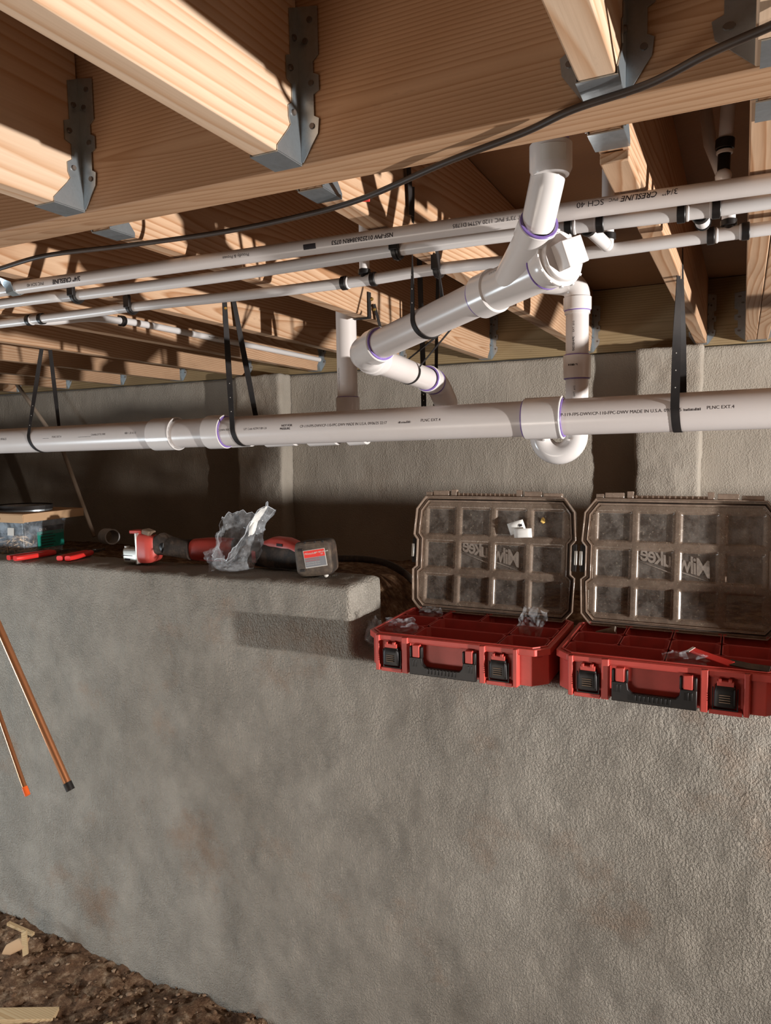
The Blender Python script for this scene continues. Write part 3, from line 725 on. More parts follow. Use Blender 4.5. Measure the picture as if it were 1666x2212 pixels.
# cut strap ends on the joist faces
t = thing('cut_strap', (sj2, 1.92, 0.32), 'folded black strap end fixed with two gold screws to the joist above the branch', 'strap', 'black pipe straps')
MB().ribbon([(sj2 + 0.002, 1.905, 0.430), (sj2 + 0.002, 1.905, 0.358), (sj2 - 0.01, 1.90, 0.356), (sj2 - 0.045, 1.895, 0.356)], [V((0, 1, 0))] * 4, 0.019).build('band', 'strap', t)
MB().ribbon([(sj2 + 0.004, 1.93, 0.400), (sj2 + 0.012, 1.95, 0.34), (sj2 + 0.02, 1.965, 0.27)], V((0, 1, 0)), 0.018).build('band', 'strap', t)
for z_, y_ in ((0.412, 1.915), (0.385, 1.93)):
    MB().tube([(sj2 + 0.004, y_, z_), (sj2 + 0.008, y_ - 0.001, z_)], [0.006, 0.004], 12).build('screw', 'brass', t)
t = thing('cut_strap', (sj, 1.235, 0.33), 'short black strap end standing against the lit joist above the printed pipe', 'strap', 'black pipe straps')
MB().ribbon([(sj + 0.002, 1.215, 0.50), (sj + 0.002, 1.222, 0.452), (sj + 0.002, 1.226, 0.40)], V((0, 1, 0)), 0.018).build('band', 'strap', t)
t = thing('hanging_strap', (-0.85, 2.12, 0.0), 'wide black punched strap hanging behind the drain left of the pipe elbow', 'strap', 'black pipe straps')
MB().ribbon([(-0.893, 2.12, 0.611), (-0.890, 2.12, 0.45), (-0.885, 2.12, 0.25), (-0.884, 2.12, 0.03)], V((1, 0, 0)), 0.017).build('band', 'strap', t)
mb = MB()
for i in range(10): mb.tube([(-0.884, 2.1190, 0.22 - 0.018 * i), (-0.884, 2.1180, 0.22 - 0.018 * i)], 0.0016, 8)
mb.build('punched_holes', 'whitelabel', t)
MB().ribbon([(-0.82, 2.10, 0.611), (-0.83, 2.10, 0.36), (-0.835, 2.10, 0.15), (-0.840, 2.08, 0.04)], V((1, 0.5, 0)), 0.010).build('band', 'strap', t)

# ================================================================== P-TRAP RISER
tp = thing('trap_pipe', (-0.40, 2.03, -0.06), 'white vertical waste pipe with U-shaped trap showing under the drain', 'pipe')
X0, Y0 = -0.397, 2.03
rz = MB().tube([(X0, Y0, 0.03), (X0, Y0, 0.345)], R2, 80).build('riser_pipe', 'pvc', tp)
cp = ring(V((X0, Y0, 0.165)), V((X0, Y0, 0.226)), 0.0365, R2, 'coupling', 'fit', tp, 0.001)
ring(V((X0, Y0, 0.226)), V((X0, Y0, 0.2285)), 0.034, R2, 'primer_ring', 'primer', tp, 0.0003)
ring(V((X0, Y0, 0.1625)), V((X0, Y0, 0.165)), 0.034, R2, 'primer_ring', 'primer', tp, 0.0003)
cx, cz, rb = -0.446, 0.012, 0.0490
pts = [V((X0, Y0, 0.05))] + [V((cx + rb * math.cos(a), Y0, cz - 0.0 + rb * math.sin(a))) for a in [math.radians(-i * 9) for i in range(21)]] + [V((cx - rb, Y0, 0.055))]
tb = MB().tube(pts, 0.0305, 40).build('trap_bend', 'fit', tp)
for xx in (cx - 0.033, cx + 0.033): MB().tube([(xx, Y0 - 0.020, cz - 0.012), (xx, Y0 - 0.036, cz - 0.012)], 0.003, 12).build('molded_pin', 'fit', tb)
MB().tube([(cx - rb, Y0, 0.03), (cx - rb, Y0, 0.075)], 0.036, 40).build('trap_hub', 'fit', tb)
MB().tube([(X0, Y0, 0.02), (X0, Y0, 0.045)], 0.036, 40).build('trap_hub', 'fit', tb)
MB().tube(fillet([(cx - rb, Y0, 0.04), (cx - rb, Y0, 0.066), (cx - rb - 0.10, Y0, 0.066)], 0.02), 0.0302, 32).build('trap_arm', 'pvc', tp)
e3 = MB().tube(fillet([(X0, Y0, 0.335), (X0, Y0, 0.415), (X0 - 0.10, Y0 - 0.03, 0.43)], 0.055, 8), 0.0335, 40).build('elbow', 'fit', tp)
ring(V((X0, Y0, 0.345)), V((X0, Y0, 0.380)), 0.0368, R2, 'hub', 'fit', e3, 0.002)
ring(V((X0, Y0, 0.3425)), V((X0, Y0, 0.3455)), 0.0345, R2, 'primer_ring', 'primer', tp, 0.0003)
MB().tube([(X0 - 0.08, Y0 - 0.022, 0.428), (X0 - 0.11, Y0 - 0.03, 0.434), (X0 - 0.112, Y0 - 0.03, 0.61)], 0.0302, 32).build('pipe', 'pvc', tp)
on(tp, 'EXT. #15', V((X0, Y0, 0)), (0, 0, 1), (0.05, -1, 0), R2, 0.285, 0.0075, 0.1)
on(tp, 'PLNC15 SCH 40 PVC', V((X0, Y0, 0)), (0, 0, 1), (0.05, -1, 0), R2, 0.236, 0.0075, 0.1, False, 0.55, 0, 0.0003)
on(tp, 'EXT. #15', V((X0, Y0, 0)), (0, 0, 1), (0.05, -1, 0), R2, 0.115, 0.0075, 0.0)
on(cp, '0 11651 91', V((X0, Y0, 0.197)), (1, 0, 0), (0, -1, 0), 0.0365, -0.016, 0.006, 0, False, 0.9, 0, 0.0005)
# left short riser behind the drain and the run it joins
lr = thing('waste_riser_pipe', (-1.06, 1.93, -0.01), 'short white riser pipe with coupling standing behind the drain near the left pilaster', 'pipe')
MB().tube([(-1.052, 1.935, 0.02), (-1.052, 1.935, 0.56)], R2, 80).build('riser_pipe', 'pvc', lr)
ring(V((-1.052, 1.935, 0.06)), V((-1.052, 1.935, 0.138)), 0.0352, R2, 'coupling', 'fit', lr, 0.001)
ring(V((-1.052, 1.935, 0.138)), V((-1.052, 1.935, 0.140)), 0.0330, R2, 'primer_ring', 'primer', lr, 0.0003)
on(lr, 'CHARLOTTE PIPE PVC', V((-1.052, 1.935, 0)), (0, 0, 1), (-0.4, -1, 0), R2, 0.16, 0.0065, 0.0)
MB().tube([(-1.50, 1.955, 0.030), (-0.80, 1.955, 0.037)], 0.0302, 40).build('horizontal_pipe', 'pvc', lr)
for a, b in ((-1.50, -1.42), (-1.36, -1.25), (-1.20, -1.10), (-1.06, -1.00)):
    ring(V((a, 1.955, 0.031)), V((b, 1.955, 0.034)), 0.0365, 0.03, 'hub', 'fit', lr, 0.002)

# ================================================================== WATER LINES
cr = thing('printed_pvc_pipe', (-0.5, 1.12, 0.33), 'long white PVC water pipe with large upside-down black print, nearest the girder', 'pipe')
K0, K1 = V((-3.4, 1.005, 0.345)), V((1.5, 1.232, 0.343)); KA = (K1 - K0).normalized(); RK = 0.01335
MB().tube([K0, K1], RK, 64).build('pipe', 'pvc', cr)
def kt(body, x, size, dth=0.0, bold=0.0, shear=0.0, xs=1.0):
    on(cr, body, K0, KA, (0.0, -0.72, -0.62), RK, (x - K0.x) / KA.x, size, dth, True, xs, shear, bold)
kt('3/4\u201d', -0.085, 0.0125, 1.30); kt('CRESLINE', -0.112, 0.0125, 1.30, 0.0002, 0.25, 0.92); kt('PVC', -0.166, 0.0075, 1.2); kt('SCH 40', -0.186, 0.0125, 1.25)
kt('240 PSI AT 73\u00b0F PVC 1120 ASTM D1785', -0.275, 0.0085, 0.75); kt('NSF-PW 012526384RN 0753', -0.52, 0.0095, 0.8, 0.0002, 0.1)
kt('IIIIIIIIIII', -0.665, 0.011, 0.8, 0.0008, 0, 0.8); kt('Proudly & Proven', -0.80, 0.008, 0.8)
kt('3/4\u201d CRESLINE', -1.20, 0.012, 0.85, 0.0004, 0.2); kt('PVC SCH 40', -1.30, 0.009, 0.8)
t = thing('pipe_clip', (-1.42, 1.09, 0.325), 'bent grey metal clip over the printed pipe at the left edge', 'clip')
a = K0 + KA * ((-1.40 - K0.x) / KA.x)
MB().ribbon([(a.x - 0.03, a.y - 0.035, 0.3585), (a.x - 0.012, a.y - 0.022, 0.3575), a + V((0, -0.0145, 0.004)), a + V((0.002, -0.012, -0.010)), a + V((0.003, 0.002, -0.0152)), a + V((0.003, 0.02, -0.006))], KA, 0.024, 0.0014).build('band', 'steel', t)

RP = 0.0112
def zp(x): return 0.338
up = [(-3.4, 1.13, zp(0)), (-1.6, 1.172, 0.338), (-1.32, 1.190, 0.337), (-0.9, 1.196, 0.334), (-0.544, 1.197, 0.337), (-0.25, 1.207, 0.336), (-0.054, 1.218, 0.335), (0.3, 1.232, 0.337), (1.5, 1.30, 0.337)]
lo = [(-3.4, 1.30, 0.337), (-1.66, 1.348, 0.336), (-1.319, 1.353, 0.337), (-1.0, 1.360, 0.333), (-0.711, 1.372, 0.334), (-0.541, 1.367, 0.337), (-0.25, 1.366, 0.331), (-0.022, 1.369, 0.334), (0.3, 1.38, 0.336), (1.5, 1.42, 0.337)]
tu = thing('upper_water_tube', (-0.5, 1.19, 0.325), 'middle white tube clamped under the joists directly behind the printed pipe', 'pipe', 'white water tubes')
MB().tube(smooth_path(up, 8), RP, 24).build('tube', 'pex', tu)
tl = thing('lower_water_tube', (-0.5, 1.36, 0.325), 'lowest white tube running across behind the sloping branch pipe', 'pipe', 'white water tubes')
MB().tube(smooth_path(lo, 8), RP, 24).build('tube', 'pex', tl)
def ypos(path, x):
    q = smooth_path(path, 8)
    for i in range(len(q) - 1):
        if q[i].x <= x <= q[i + 1].x: return q[i].lerp(q[i + 1], (x - q[i].x) / (q[i + 1].x - q[i].x))
def tee(par, path, x, half=0.028, rings=True):
    a, b = ypos(path, x - half), ypos(path, x + half); d = (b - a).normalized()
    f = MB().tube([a, b], 0.0098, 24).build('tee_fitting', 'blackp', par)
    for p, s in ((a, 1), (b, -1)):
        MB().sleeve(p - d * 0.007, p + d * 0.005, 0.0142, 0.0105, 28, 0.001).build('crimp_ring', 'blackp', par)
        MB().sleeve(p + d * s * 0.006, p + d * s * 0.010, 0.0128, 0.0098, 28, 0.0008).build('tube_end', 'pex', par)
    return (a + b) / 2, d
def stub(par, p, q, w0=0.012):
    p, q = V(p), V(q); d = (q - p).normalized()
    MB().tube([p + d * 0.005, p + d * 0.02], 0.0095, 20).build('tee_branch', 'blackp', par)
    MB().sleeve(p + d * w0, p + d * (w0 + 0.010), 0.0130, 0.0100, 24, 0.001).build('crimp_ring', 'blackp', par)
    MB().tube([p + d * (w0 + 0.004), q], 0.0106, 20).build('stub_tube', 'pex', par)
p, d = tee(tl, lo, -0.712, 0.034); stub(tl, p + V((0.012, 0, 0)), (-0.698, 1.372, 0.60))
p, d = tee(tl, lo, -0.022, 0.026); stub(tl, p, (-0.024, 1.369, 0.415))
p, d = tee(tl, lo, -1.645, 0.022)
p, d = tee(tu, up, -0.225, 0.024); stub(tu, p, (-0.213, 1.335, 0.333))
MB().tube(fillet([(-0.213, 1.325, 0.333), (-0.213, 1.352, 0.334), (-0.213, 1.352, 0.60)], 0.012), 0.0105, 20).build('stub_tube', 'pex', tu)
MB().sleeve((-0.213, 1.352, 0.345), (-0.213, 1.352, 0.356), 0.0140, 0.0105, 24, 0.001).build('crimp_ring', 'blackp', tu)
p, d = tee(tu, up, -0.060, 0.024); stub(tu, p, p + V((0.003, 0.055, -0.004)))
MB().tube([p + V((0.003, 0.05, -0.004)), p + V((0.003, 0.062, -0.004))], [0.0125, 0.0105], 24).build('end_cap', 'blackp', tu)
vt = thing('riser_tube', (-0.024, 1.372, 0.40), 'white tube rising behind the girder with a black elbow near the right edge', 'pipe')
MB().tube(smooth_path([(-0.030, 1.372, 0.478), (-0.028, 1.374, 0.53), (-0.024, 1.376, 0.61)], 5), RP, 20).build('tube', 'pex', vt)
MB().tube([(-0.032, 1.370, 0.432), (-0.031, 1.371, 0.480)], 0.0098, 20).build('elbow_body', 'blackp', vt)
MB().sleeve((-0.031, 1.371, 0.470), (-0.0305, 1.371, 0.486), 0.0148, 0.0112, 24, 0.001).build('crimp_ring', 'blackp', vt)
MB().sleeve((-0.031, 1.371, 0.462), (-0.031, 1.371, 0.468), 0.0128, 0.0098, 24, 0.001).build('tube_end', 'pex', vt)
a_, f_2 = blob((-0.032, 1.368, 0.426), 0.0135, 3, 0.0, 2); MB().add(a_, f_2).build('elbow_body', 'fit', vt)
MB().tube([(-0.032, 1.372, 0.428), (-0.055, 1.42, 0.50), (-0.07, 1.45, 0.61)], 0.0106, 20).build('tube', 'pex', vt)
# the tube clipped along a joist
jt = thing('joist_side_tube', (-1.76, 2.2, 0.39), 'white tube leaving the black tee and clipped along a joist side towards the foundation', 'pipe')
xj = lambda y: FJ[4][0] + (FJ[4][1] - FJ[4][0]) * (y - 0.92) / 2.24 + 0.038 + RP + 0.002
pts = [(-1.655, 1.352, 0.336), (-1.655, 1.41, 0.342), (-1.69, 1.56, 0.375), (xj(1.75), 1.75, 0.402), (xj(1.9), 1.9, 0.408), (xj(2.5), 2.5, 0.410), (xj(3.12), 3.12, 0.412)]
MB().tube(smooth_path(pts, 8), RP, 56).build('tube', 'pex', jt)
on(jt, 'PEX-A 3/4 ASTM F876', V((xj(2.2), 2.0, 0.409)), (0.0, 1, 0), (1, -0.2, -0.2), RP, 0.22, 0.006, 0.0, False)
def clamp(p, dirv, label, size=0.0118):
    """black talon clamp hooked under a tube, nailed to the joist"""
    p = V(p); t = thing('pipe_clamp', p, label, 'clamp', 'black tube clamps'); n = 26; pts = []
    D = V(dirv).normalized(); side = D.cross(V((0, 0, 1))).normalized()
    if side.y > 0: side = -side
    R_ = size + 0.0028
    path = [p + side * R_ + V((0, 0, 0.026))] + [p + side * R_ * math.cos(a) - V((0, 0, 1)) * R_ * math.sin(a) for a in [math.radians(i * 180 / n) for i in range(n + 1)]] + [p - side * R_ + V((0, 0, 0.008))]
    MB().ribbon(path, D, 0.014, 0.0048).build('hook', 'blackp', t, bevel=0.0008)
    MB().ribbon(path[1:-1], D, 0.004, 0.0085).build('rib', 'blackp', t)
    MB().obox(p + side * (R_ + 0.002) + V((0, 0, 0.010)), (D, side, (0, 0, 1)), (0.0085, 0.0045, 0.014)).build('nail_block', 'blackp', t, bevel=0.001)
    MB().tube([p + side * (R_ + 0.003) + V((0, 0, 0.025)), p + side * (R_ + 0.003) + V((0, 0, 0.033))], 0.0012, 8).build('nail', 'alu', t)
    return t
clamp(ypos(up, -1.318), (1, 0.03, 0), 'black clamp on the middle tube at the far left')
clamp(ypos(lo, -1.318), (1, 0.03, 0), 'black clamp on the lowest tube at the left, above the curved clip')
clamp(ypos(up, -0.545), (1, 0.03, 0), 'black clamp on the middle tube under the lit joist at centre')
clamp(ypos(lo, -0.535), (1, 0.03, 0), 'black clamp on the lowest tube between the two strap strands')
t = thing('pipe_clamp', (xj(1.78), 1.78, 0.385), 'black C-shaped clip on the tube along the joist side', 'clamp', 'black tube clamps')
c = V((xj(1.78), 1.78, 0.404)); pts = [c + V((math.cos(a), 0, math.sin(a))) * 0.0145 for a in [math.radians(150 - i * 15) for i in range(19)]]
MB().ribbon([c + V((-0.02, 0, 0.012))] + pts, V((0, 1, 0)), 0.013, 0.005).build('hook', 'blackp', t, bevel=0.0008)
# ================================================================== CABLE under the girder
cb = []
for x, y in ((-60, 596), (0, 580), (100, 552), (270, 531), (470, 503), (640, 469), (780, 430), (960, 352), (1130, 287), (1240, 236), (1400, 182), (1530, 116), (1666, 56), (1760, 10)):
    dd = RW @ V(((x - CX) / FPX, (y - CY) / FPX, 1.0)); cb.append(dd * (0.3505 / dd.z))
tc = thing('cable', (-0.5, 0.9, 0.34), 'thin dark cable stapled diagonally under the girder, drooping to the left', 'cable')
MB().tube(smooth_path(cb, 8), 0.0041, 12).build('sheath', 'cable', tc)
MB().tube([V(cb[6]) + V((0.0, 0, 0)), V(cb[6]) + V((0.012, 0.003, -0.001))], 0.0038, 10).build('red_mark', 'redink', tc)
# leaning pole
t = MB().tube([(-3.80, 2.95, 0.39), (-3.45, 2.95, -0.0), (-3.24, 2.95, -0.49)], [0.011, 0.012, 0.011], 10); tag(t.build('leaning_pole', 'pole'), 'thin weathered pole leaning from the ledger down to the dirt at the left', 'pole')

# copper tubes
def copper(a, b, r, label, cap, caplen):
    a, b = V(a), V(b); t = thing('copper_pipe', b, label, 'pipe', 'copper pipes hanging from above')
    d = (b - a).normalized(); path = smooth_path([a, a.lerp(b, 0.5) + V((0.012, 0, 0.0)), b], 8)
    MB().tube(path, r, 28).build('tube', 'copper', t)
    MB().tube([b - d * caplen, b + d * 0.002], r + 0.0012, 28).build('end_cap', cap, t); return t
def ray(x, y): return RW @ V(((x - CX) / FPX, (y - CY) / FPX, 1.0))
b = ray(152, 1705) * 1.58; a = ray(0, 1372) * 1.64; copper(a + (a - b) * 2.15, b, 0.0080, 'bright copper pipe with black end cap hanging in front of the wall', 'blackp', 0.016)
b = ray(59, 1716) * 1.66; a = ray(0, 1556) * 1.72; copper(a + (a - b) * 4.6, b, 0.0052, 'thin darker copper pipe with orange tip left of the bright one', 'orange', 0.018)
# ================================================================== TOOL ORGANISERS
def smooth01(t): t = max(0.0, min(1.0, t)); return t * t * (3 - 2 * t)
def chamf(x0, y0, x1, y1, c, cf=None):
    cf = c if cf is None else cf
    return [(x0 + cf, y0), (x1 - cf, y0), (x1, y0 + cf), (x1, y1 - c), (x1 - c, y1), (x0 + c, y1), (x0, y1 - c), (x0, y0 + cf)]
def organizer(loc, layout, label):
    """x to the right, y to the back, z up from the front bottom left corner"""
    t = thing('tool_organizer', loc, label, 'organizer box', 'open red organizers'); ORG[t.name] = V((0, 0, 0))
    W, D, H = 0.494, 0.345, 0.101; X = (1, 0, 0); Y = (0, 1, 0); Z = (0, 0, 1)
    # shell: ring of wall with floor
    mb = MB(); out = chamf(0, 0, W, D, 0.032); inn = chamf(0.014, 0.014, W - 0.014, D - 0.012, 0.030); n = 8
    for o_, i_, z0, z1 in ((chamf(0.006, 0.008, W - 0.006, D, 0.034), inn, 0.004, H - 0.014), (out, inn, H - 0.020, H - 0.003)):
        vs = [V((x, y, z)) for z in (z0, z1) for x, y in o_] + [V((x, y, z)) for z in (z0, z1) for x, y in i_]
        fs = []
        for k in range(n):
            j = (k + 1) % n
            fs += [(k, j, j + n, k + n), (k + 2 * n, k + 3 * n, j + 3 * n, j + 2 * n), (k + n, j + n, j + 3 * n, k + 3 * n), (k, k + 2 * n, j + 2 * n, j)]
        mb.add(vs, fs)
    mb.prism([(x, y) for x, y in chamf(0.010, 0.012, W - 0.010, D - 0.004, 0.03)], (0, 0, 0.003), X, Y, Z, 0.004)
    sh = mb.build('shell', 'red', t, bevel=0.0015)
    # raised seal rim
    mb = MB(); o_ = chamf(0.009, 0.010, W - 0.009, D - 0.008, 0.030); i_ = chamf(0.0125, 0.0135, W - 0.0125, D - 0.0115, 0.029)
    vs = [V((x, y, z)) for z in (H - 0.004, H) for x, y in o_] + [V((x, y, z)) for z in (H - 0.004, H) for x, y in i_]; fs = []
    for k in range(n):
        j = (k + 1) % n
        fs += [(k, j, j + n, k + n), (k + 2 * n, k + 3 * n, j + 3 * n, j + 2 * n), (k + n, j + n, j + 3 * n, k + 3 * n), (k, k + 2 * n, j + 2 * n, j)]
    mb.add(vs, fs).build('seal_rim', 'red', t, bevel=0.0008)
    # upright ribs of the front
    for x0, x1 in ((0.034, 0.050), (0.110, 0.132), (0.322, 0.342), (0.408, 0.424)):
        MB().prism([(x0 + 0.003, -0.010), (x1 - 0.003, -0.010), (x1, 0.010), (x0, 0.010)], (0, 0, 0.002), X, Y, Z, H - 0.006).build('front_rib', 'red', t, bevel=0.0015)
    for x0, x1 in ((0.05, 0.110), (0.342, 0.408)): MB().box((x0, -0.006, 0.0), (x1, 0.01, 0.010)).build('front_sill', 'red', t, bevel=0.001)
    MB().box((0.036, -0.004, H - 0.016), (0.424, 0.006, H - 0.004)).build('front_lip', 'red', t, bevel=0.001)
    # latches
    for x0 in (0.055, 0.347):
        c = x0 + 0.027
        la = MB().loft([(V((c, -0.001, z)), X, Y, hw, hd, 6) for z, hw, hd in ((0.016, 0.020, 0.005), (0.020, 0.023, 0.010), (0.052, 0.022, 0.013), (0.062, 0.020, 0.012), (0.066, 0.019, 0.010))]).build('latch', 'blackp', t)
        mb = MB()
        for i in range(4): mb.box((c - 0.012, -0.0152, 0.030 + i * 0.0052), (c + 0.010, -0.0130, 0.0318 + i * 0.0052))
        mb.build('grip_lines', 'grime', la)
        MB().box((c + 0.017, -0.017, 0.026), (c + 0.020, -0.006, 0.062)).build('latch_edge', 'blackp', la, bevel=0.0008)
        MB().box((c - 0.017, -0.012, 0.066), (c + 0.017, 0.000, 0.077)).box((c - 0.014, -0.0135, 0.074), (c - 0.008, -0.003, 0.082)).box((c + 0.006, -0.0135, 0.074), (c + 0.013, -0.003, 0.082)).build('latch_tab', 'red', t, bevel=0.001)
        fr = [(c - 0.026, 0.010), (c + 0.026, 0.010), (c + 0.026, 0.060), (c + 0.0235, 0.060), (c + 0.0235, 0.0125), (c - 0.0235, 0.0125), (c - 0.0235, 0.060), (c - 0.026, 0.060)]
        MB().prism(fr, (0, -0.005, 0), X, Z, Y, 0.005).build('latch_frame', 'blackp', la, bevel=0.0005)
    # carrying handle
    hx0, hx1 = 0.137, 0.318
    U = [(hx0, 0.004), (hx1, 0.004), (hx1, 0.074), (hx1 - 0.030, 0.074), (hx1 - 0.034, 0.066), (hx1 - 0.008, 0.060), (hx1 - 0.010, 0.050), (hx1 - 0.034, 0.050), (hx1 - 0.036, 0.034), (hx1 - 0.044, 0.026),
         (hx0 + 0.044, 0.026), (hx0 + 0.036, 0.034), (hx0 + 0.034, 0.050), (hx0 + 0.010, 0.050), (hx0 + 0.008, 0.060), (hx0 + 0.034, 0.066), (hx0 + 0.030, 0.074), (hx0, 0.074)]
    ha = MB().prism([(hx0, 0.004), (hx1, 0.004), (hx1, 0.050), (hx1 - 0.034, 0.050), (hx1 - 0.036, 0.034), (hx1 - 0.044, 0.026), (hx0 + 0.044, 0.026), (hx0 + 0.036, 0.034), (hx0 + 0.034, 0.050), (hx0, 0.050)],
                    (0, -0.016, 0), X, Z, Y, 0.013)
    for a_, b_ in ((hx0, hx0 + 0.007), (hx0 + 0.030, hx0 + 0.036), (hx1 - 0.036, hx1 - 0.030), (hx1 - 0.007, hx1)): ha.box((a_, -0.014, 0.048), (b_, -0.003, 0.078))
    ha = ha.build('handle', 'blackp', t, bevel=0.002)
    for i in range(9): MB().box((hx0 + 0.050 + i * 0.0092, -0.019, 0.010), (hx0 + 0.054 + i * 0.0092, -0.0155, 0.024)).build('grip_rib', 'blackp', ha, bevel=0.0006)
    for a_ in (hx0 + 0.010, hx0 + 0.018, hx1 - 0.020, hx1 - 0.012): MB().box((a_, -0.0175, 0.026), (a_ + 0.003, -0.0155, 0.044)).build('grip_rib', 'blackp', ha, bevel=0.0006)
    for a_ in (hx0 + 0.009, hx1 - 0.028): MB().box((a_, -0.016, 0.050), (a_ + 0.019, -0.001, 0.082)).build('handle_hook', 'red', t, bevel=0.0015)
    # side clips
    MB().box((-0.006, 0.14, 0.02), (0.004, 0.20, 0.08)).build('side_clip', 'blackp', t, bevel=0.001)
    # bins
    cw = [0.016, 0.132, 0.247, 0.362, 0.478]; rw = [0.016, 0.118, 0.222, 0.330]
    for (c0, c1, r0) in layout:
        x0, x1, y0, y1 = cw[c0] + 0.0015, cw[c1] - 0.0015, rw[r0] + 0.0015, rw[r0 + 1] - 0.0015; mb = MB(); zt, zb = H - 0.003, 0.012; sl = 0.006; wt = 0.0022
        def rect(a, z, r=0.010): return [V((x, y, z)) for x, y in chamf(x0 + a, y0 + a, x1 - a, y1 - a, r)]
        ringsz = [rect(sl, zb), rect(0.0, zt - 0.004), rect(0.0, zt), rect(wt, zt), rect(wt + 0.001, zt - 0.004), rect(sl + wt, zb + wt)]
        vs = [p for r_ in ringsz for p in r_]; fs = [tuple(range(8))[::-1], tuple(40 + k for k in range(8))]
        for i in range(5):
            for k in range(8): fs.append((i * 8 + k, i * 8 + (k + 1) % 8, i * 8 + 8 + (k + 1) % 8, i * 8 + 8 + k))
        mb.add(vs, fs).build('bin', 'redbin', t, bevel=0.0007)
    # lid, standing open on the hinge line
    th = math.radians(8); o0 = V((0, 0.318, H - 0.008)); LX = V((1, 0, 0)); LV = V((0, math.sin(th), math.cos(th))); LN = V((0, math.cos(th), -math.sin(th)))
    Wl, Ll = W, 0.356
    def P(u, v, h): return o0 + LX * u + LV * v + LN * h
    outl = [(0.030, 0.0), (Wl - 0.030, 0.0), (Wl - 0.004, 0.030), (Wl, 0.125), (Wl - 0.012, 0.135), (Wl - 0.012, 0.215), (Wl, 0.230), (Wl - 0.006, 0.310), (Wl - 0.036, Ll - 0.006), (0.036, Ll - 0.006),
            (0.006, 0.310), (0.0, 0.230), (0.012, 0.215), (0.012, 0.135), (0.0, 0.125), (0.004, 0.030)]
    cen = V((Wl / 2, Ll / 2, 0))
    def inset(poly, d):
        res = []; n = len(poly)
        for i in range(n):
            a, b, c = V((*poly[i - 1], 0)), V((*poly[i], 0)), V((*poly[(i + 1) % n], 0))
            e1 = (b - a).normalized(); e2 = (c - b).normalized(); n1 = V((-e1.y, e1.x, 0)); n2 = V((-e2.y, e2.x, 0)); m_ = (n1 + n2).normalized()
            res.append(tuple((b + m_ * d / max(0.5, m_.dot(n1)))[:2]))
        return res
    def frame(i0, i1, h0, h1, mat, name, par):
        a, b = inset(outl, i0) if i0 else outl, inset(outl, i1); n = len(a)
        vs = [P(x, y, h) for h in (h0, h1) for x, y in a] + [P(x, y, h) for h in (h0, h1) for x, y in b]; fs = []
        for k in range(n):
            j = (k + 1) % n
            fs += [(k, j, j + n, k + n), (k + 2 * n, k + 3 * n, j + 3 * n, j + 2 * n), (k + n, j + n, j + 3 * n, k + 3 * n), (k, k + 2 * n, j + 2 * n, j)]
        return MB().add(vs, fs).build(name, mat, par, bevel=0.0008)
    # panel with twelve pressed squares
    us = [0.036 + i * 0.1085 for i in range(4)]; vs_ = [0.032, 0.134, 0.235]; cwid = 0.088; chei = 0.078
    us = [0.040 + i * 0.1085 for i in range(4)]
    nu, nv = 150, 112; inpoly = inset(outl, 0.017)
    def hgt(u, v):
        h = 0.004
        for a in us:
            for b in vs_:
                dx = min(u - a, a + cwid - u); dy = min(v - b, b + chei - v); d = min(dx, dy)
                if d > -0.003: h = max(h, 0.004 + 0.0065 * smooth01((d + 0.003) / 0.005))
        return h
    def inside(x, y, poly):
        c = False; j = len(poly) - 1
        for i in range(len(poly)):
            if (poly[i][1] > y) != (poly[j][1] > y) and x < (poly[j][0] - poly[i][0]) * (y - poly[i][1]) / (poly[j][1] - poly[i][1]) + poly[i][0]: c = not c
            j = i
        return c
    idx = {}; vv = []; ff = []
    ins = [[inside(0.012 + (Wl - 0.024) * i / nu, 0.008 + (Ll - 0.02) * j / nv, inpoly) for i in range(nu + 1)] for j in range(nv + 1)]
    def vid(i, j):
        if (i, j) not in idx:
            u, v = 0.012 + (Wl - 0.024) * i / nu, 0.008 + (Ll - 0.02) * j / nv
            idx[(i, j)] = len(vv); vv.append(P(u, v, hgt(u, v)))
        return idx[(i, j)]
    for j in range(nv):
        for i in range(nu):
            if ins[j][i] and ins[j][i + 1] and ins[j + 1][i] and ins[j + 1][i + 1]: ff.append((vid(i, j), vid(i + 1, j), vid(i + 1, j + 1), vid(i, j + 1)))
    lid = MB().add(vv, ff).build('lid', 'lid', t, angle=180)
    lid.data.materials.append(M['lidcell'])
    inv = {b_: a_ for a_, b_ in idx.items()}
    for p_ in lid.data.polygons:
        if all(hgt(0.012 + (Wl - 0.024) * inv[k_][0] / nu, 0.008 + (Ll - 0.02) * inv[k_][1] / nv) > 0.0098 for k_ in p_.vertices): p_.material_index = 1
    so = lid.modifiers.new('thickness', 'SOLIDIFY'); so.thickness = 0.0016
    frame(0.0, 0.003, -0.014, 0.010, 'lidrim', 'lid_rim', lid); frame(0.003, 0.018, 0.003, 0.0055, 'lidrim', 'lid_flange', lid); frame(0.0125, 0.0145, -0.004, 0.006, 'lidrim', 'inner_rib', lid)
    frame(0.0035, 0.0065, -0.0095, -0.0055, 'blackp', 'rubber_seal', lid) if False else frame(0.0092, 0.0122, 0.0, 0.0028, 'dirtyblack', 'rubber_seal', lid)
    mb = MB()
    for a_, b_, e in ((0.060, 0.110, 0.016), (0.118, 0.134, 0.020), (0.134, 0.318, 0.009), (0.318, 0.334, 0.020), (0.342, 0.392, 0.016), (0.036, 0.056, 0.012), (0.398, 0.450, 0.012)):
        mb.obox(P((a_ + b_) / 2, Ll - 0.006 + e / 2, 0.0), (LX, LV, LN), ((b_ - a_) / 2, e / 2, 0.009 if e != 0.009 else 0.006))
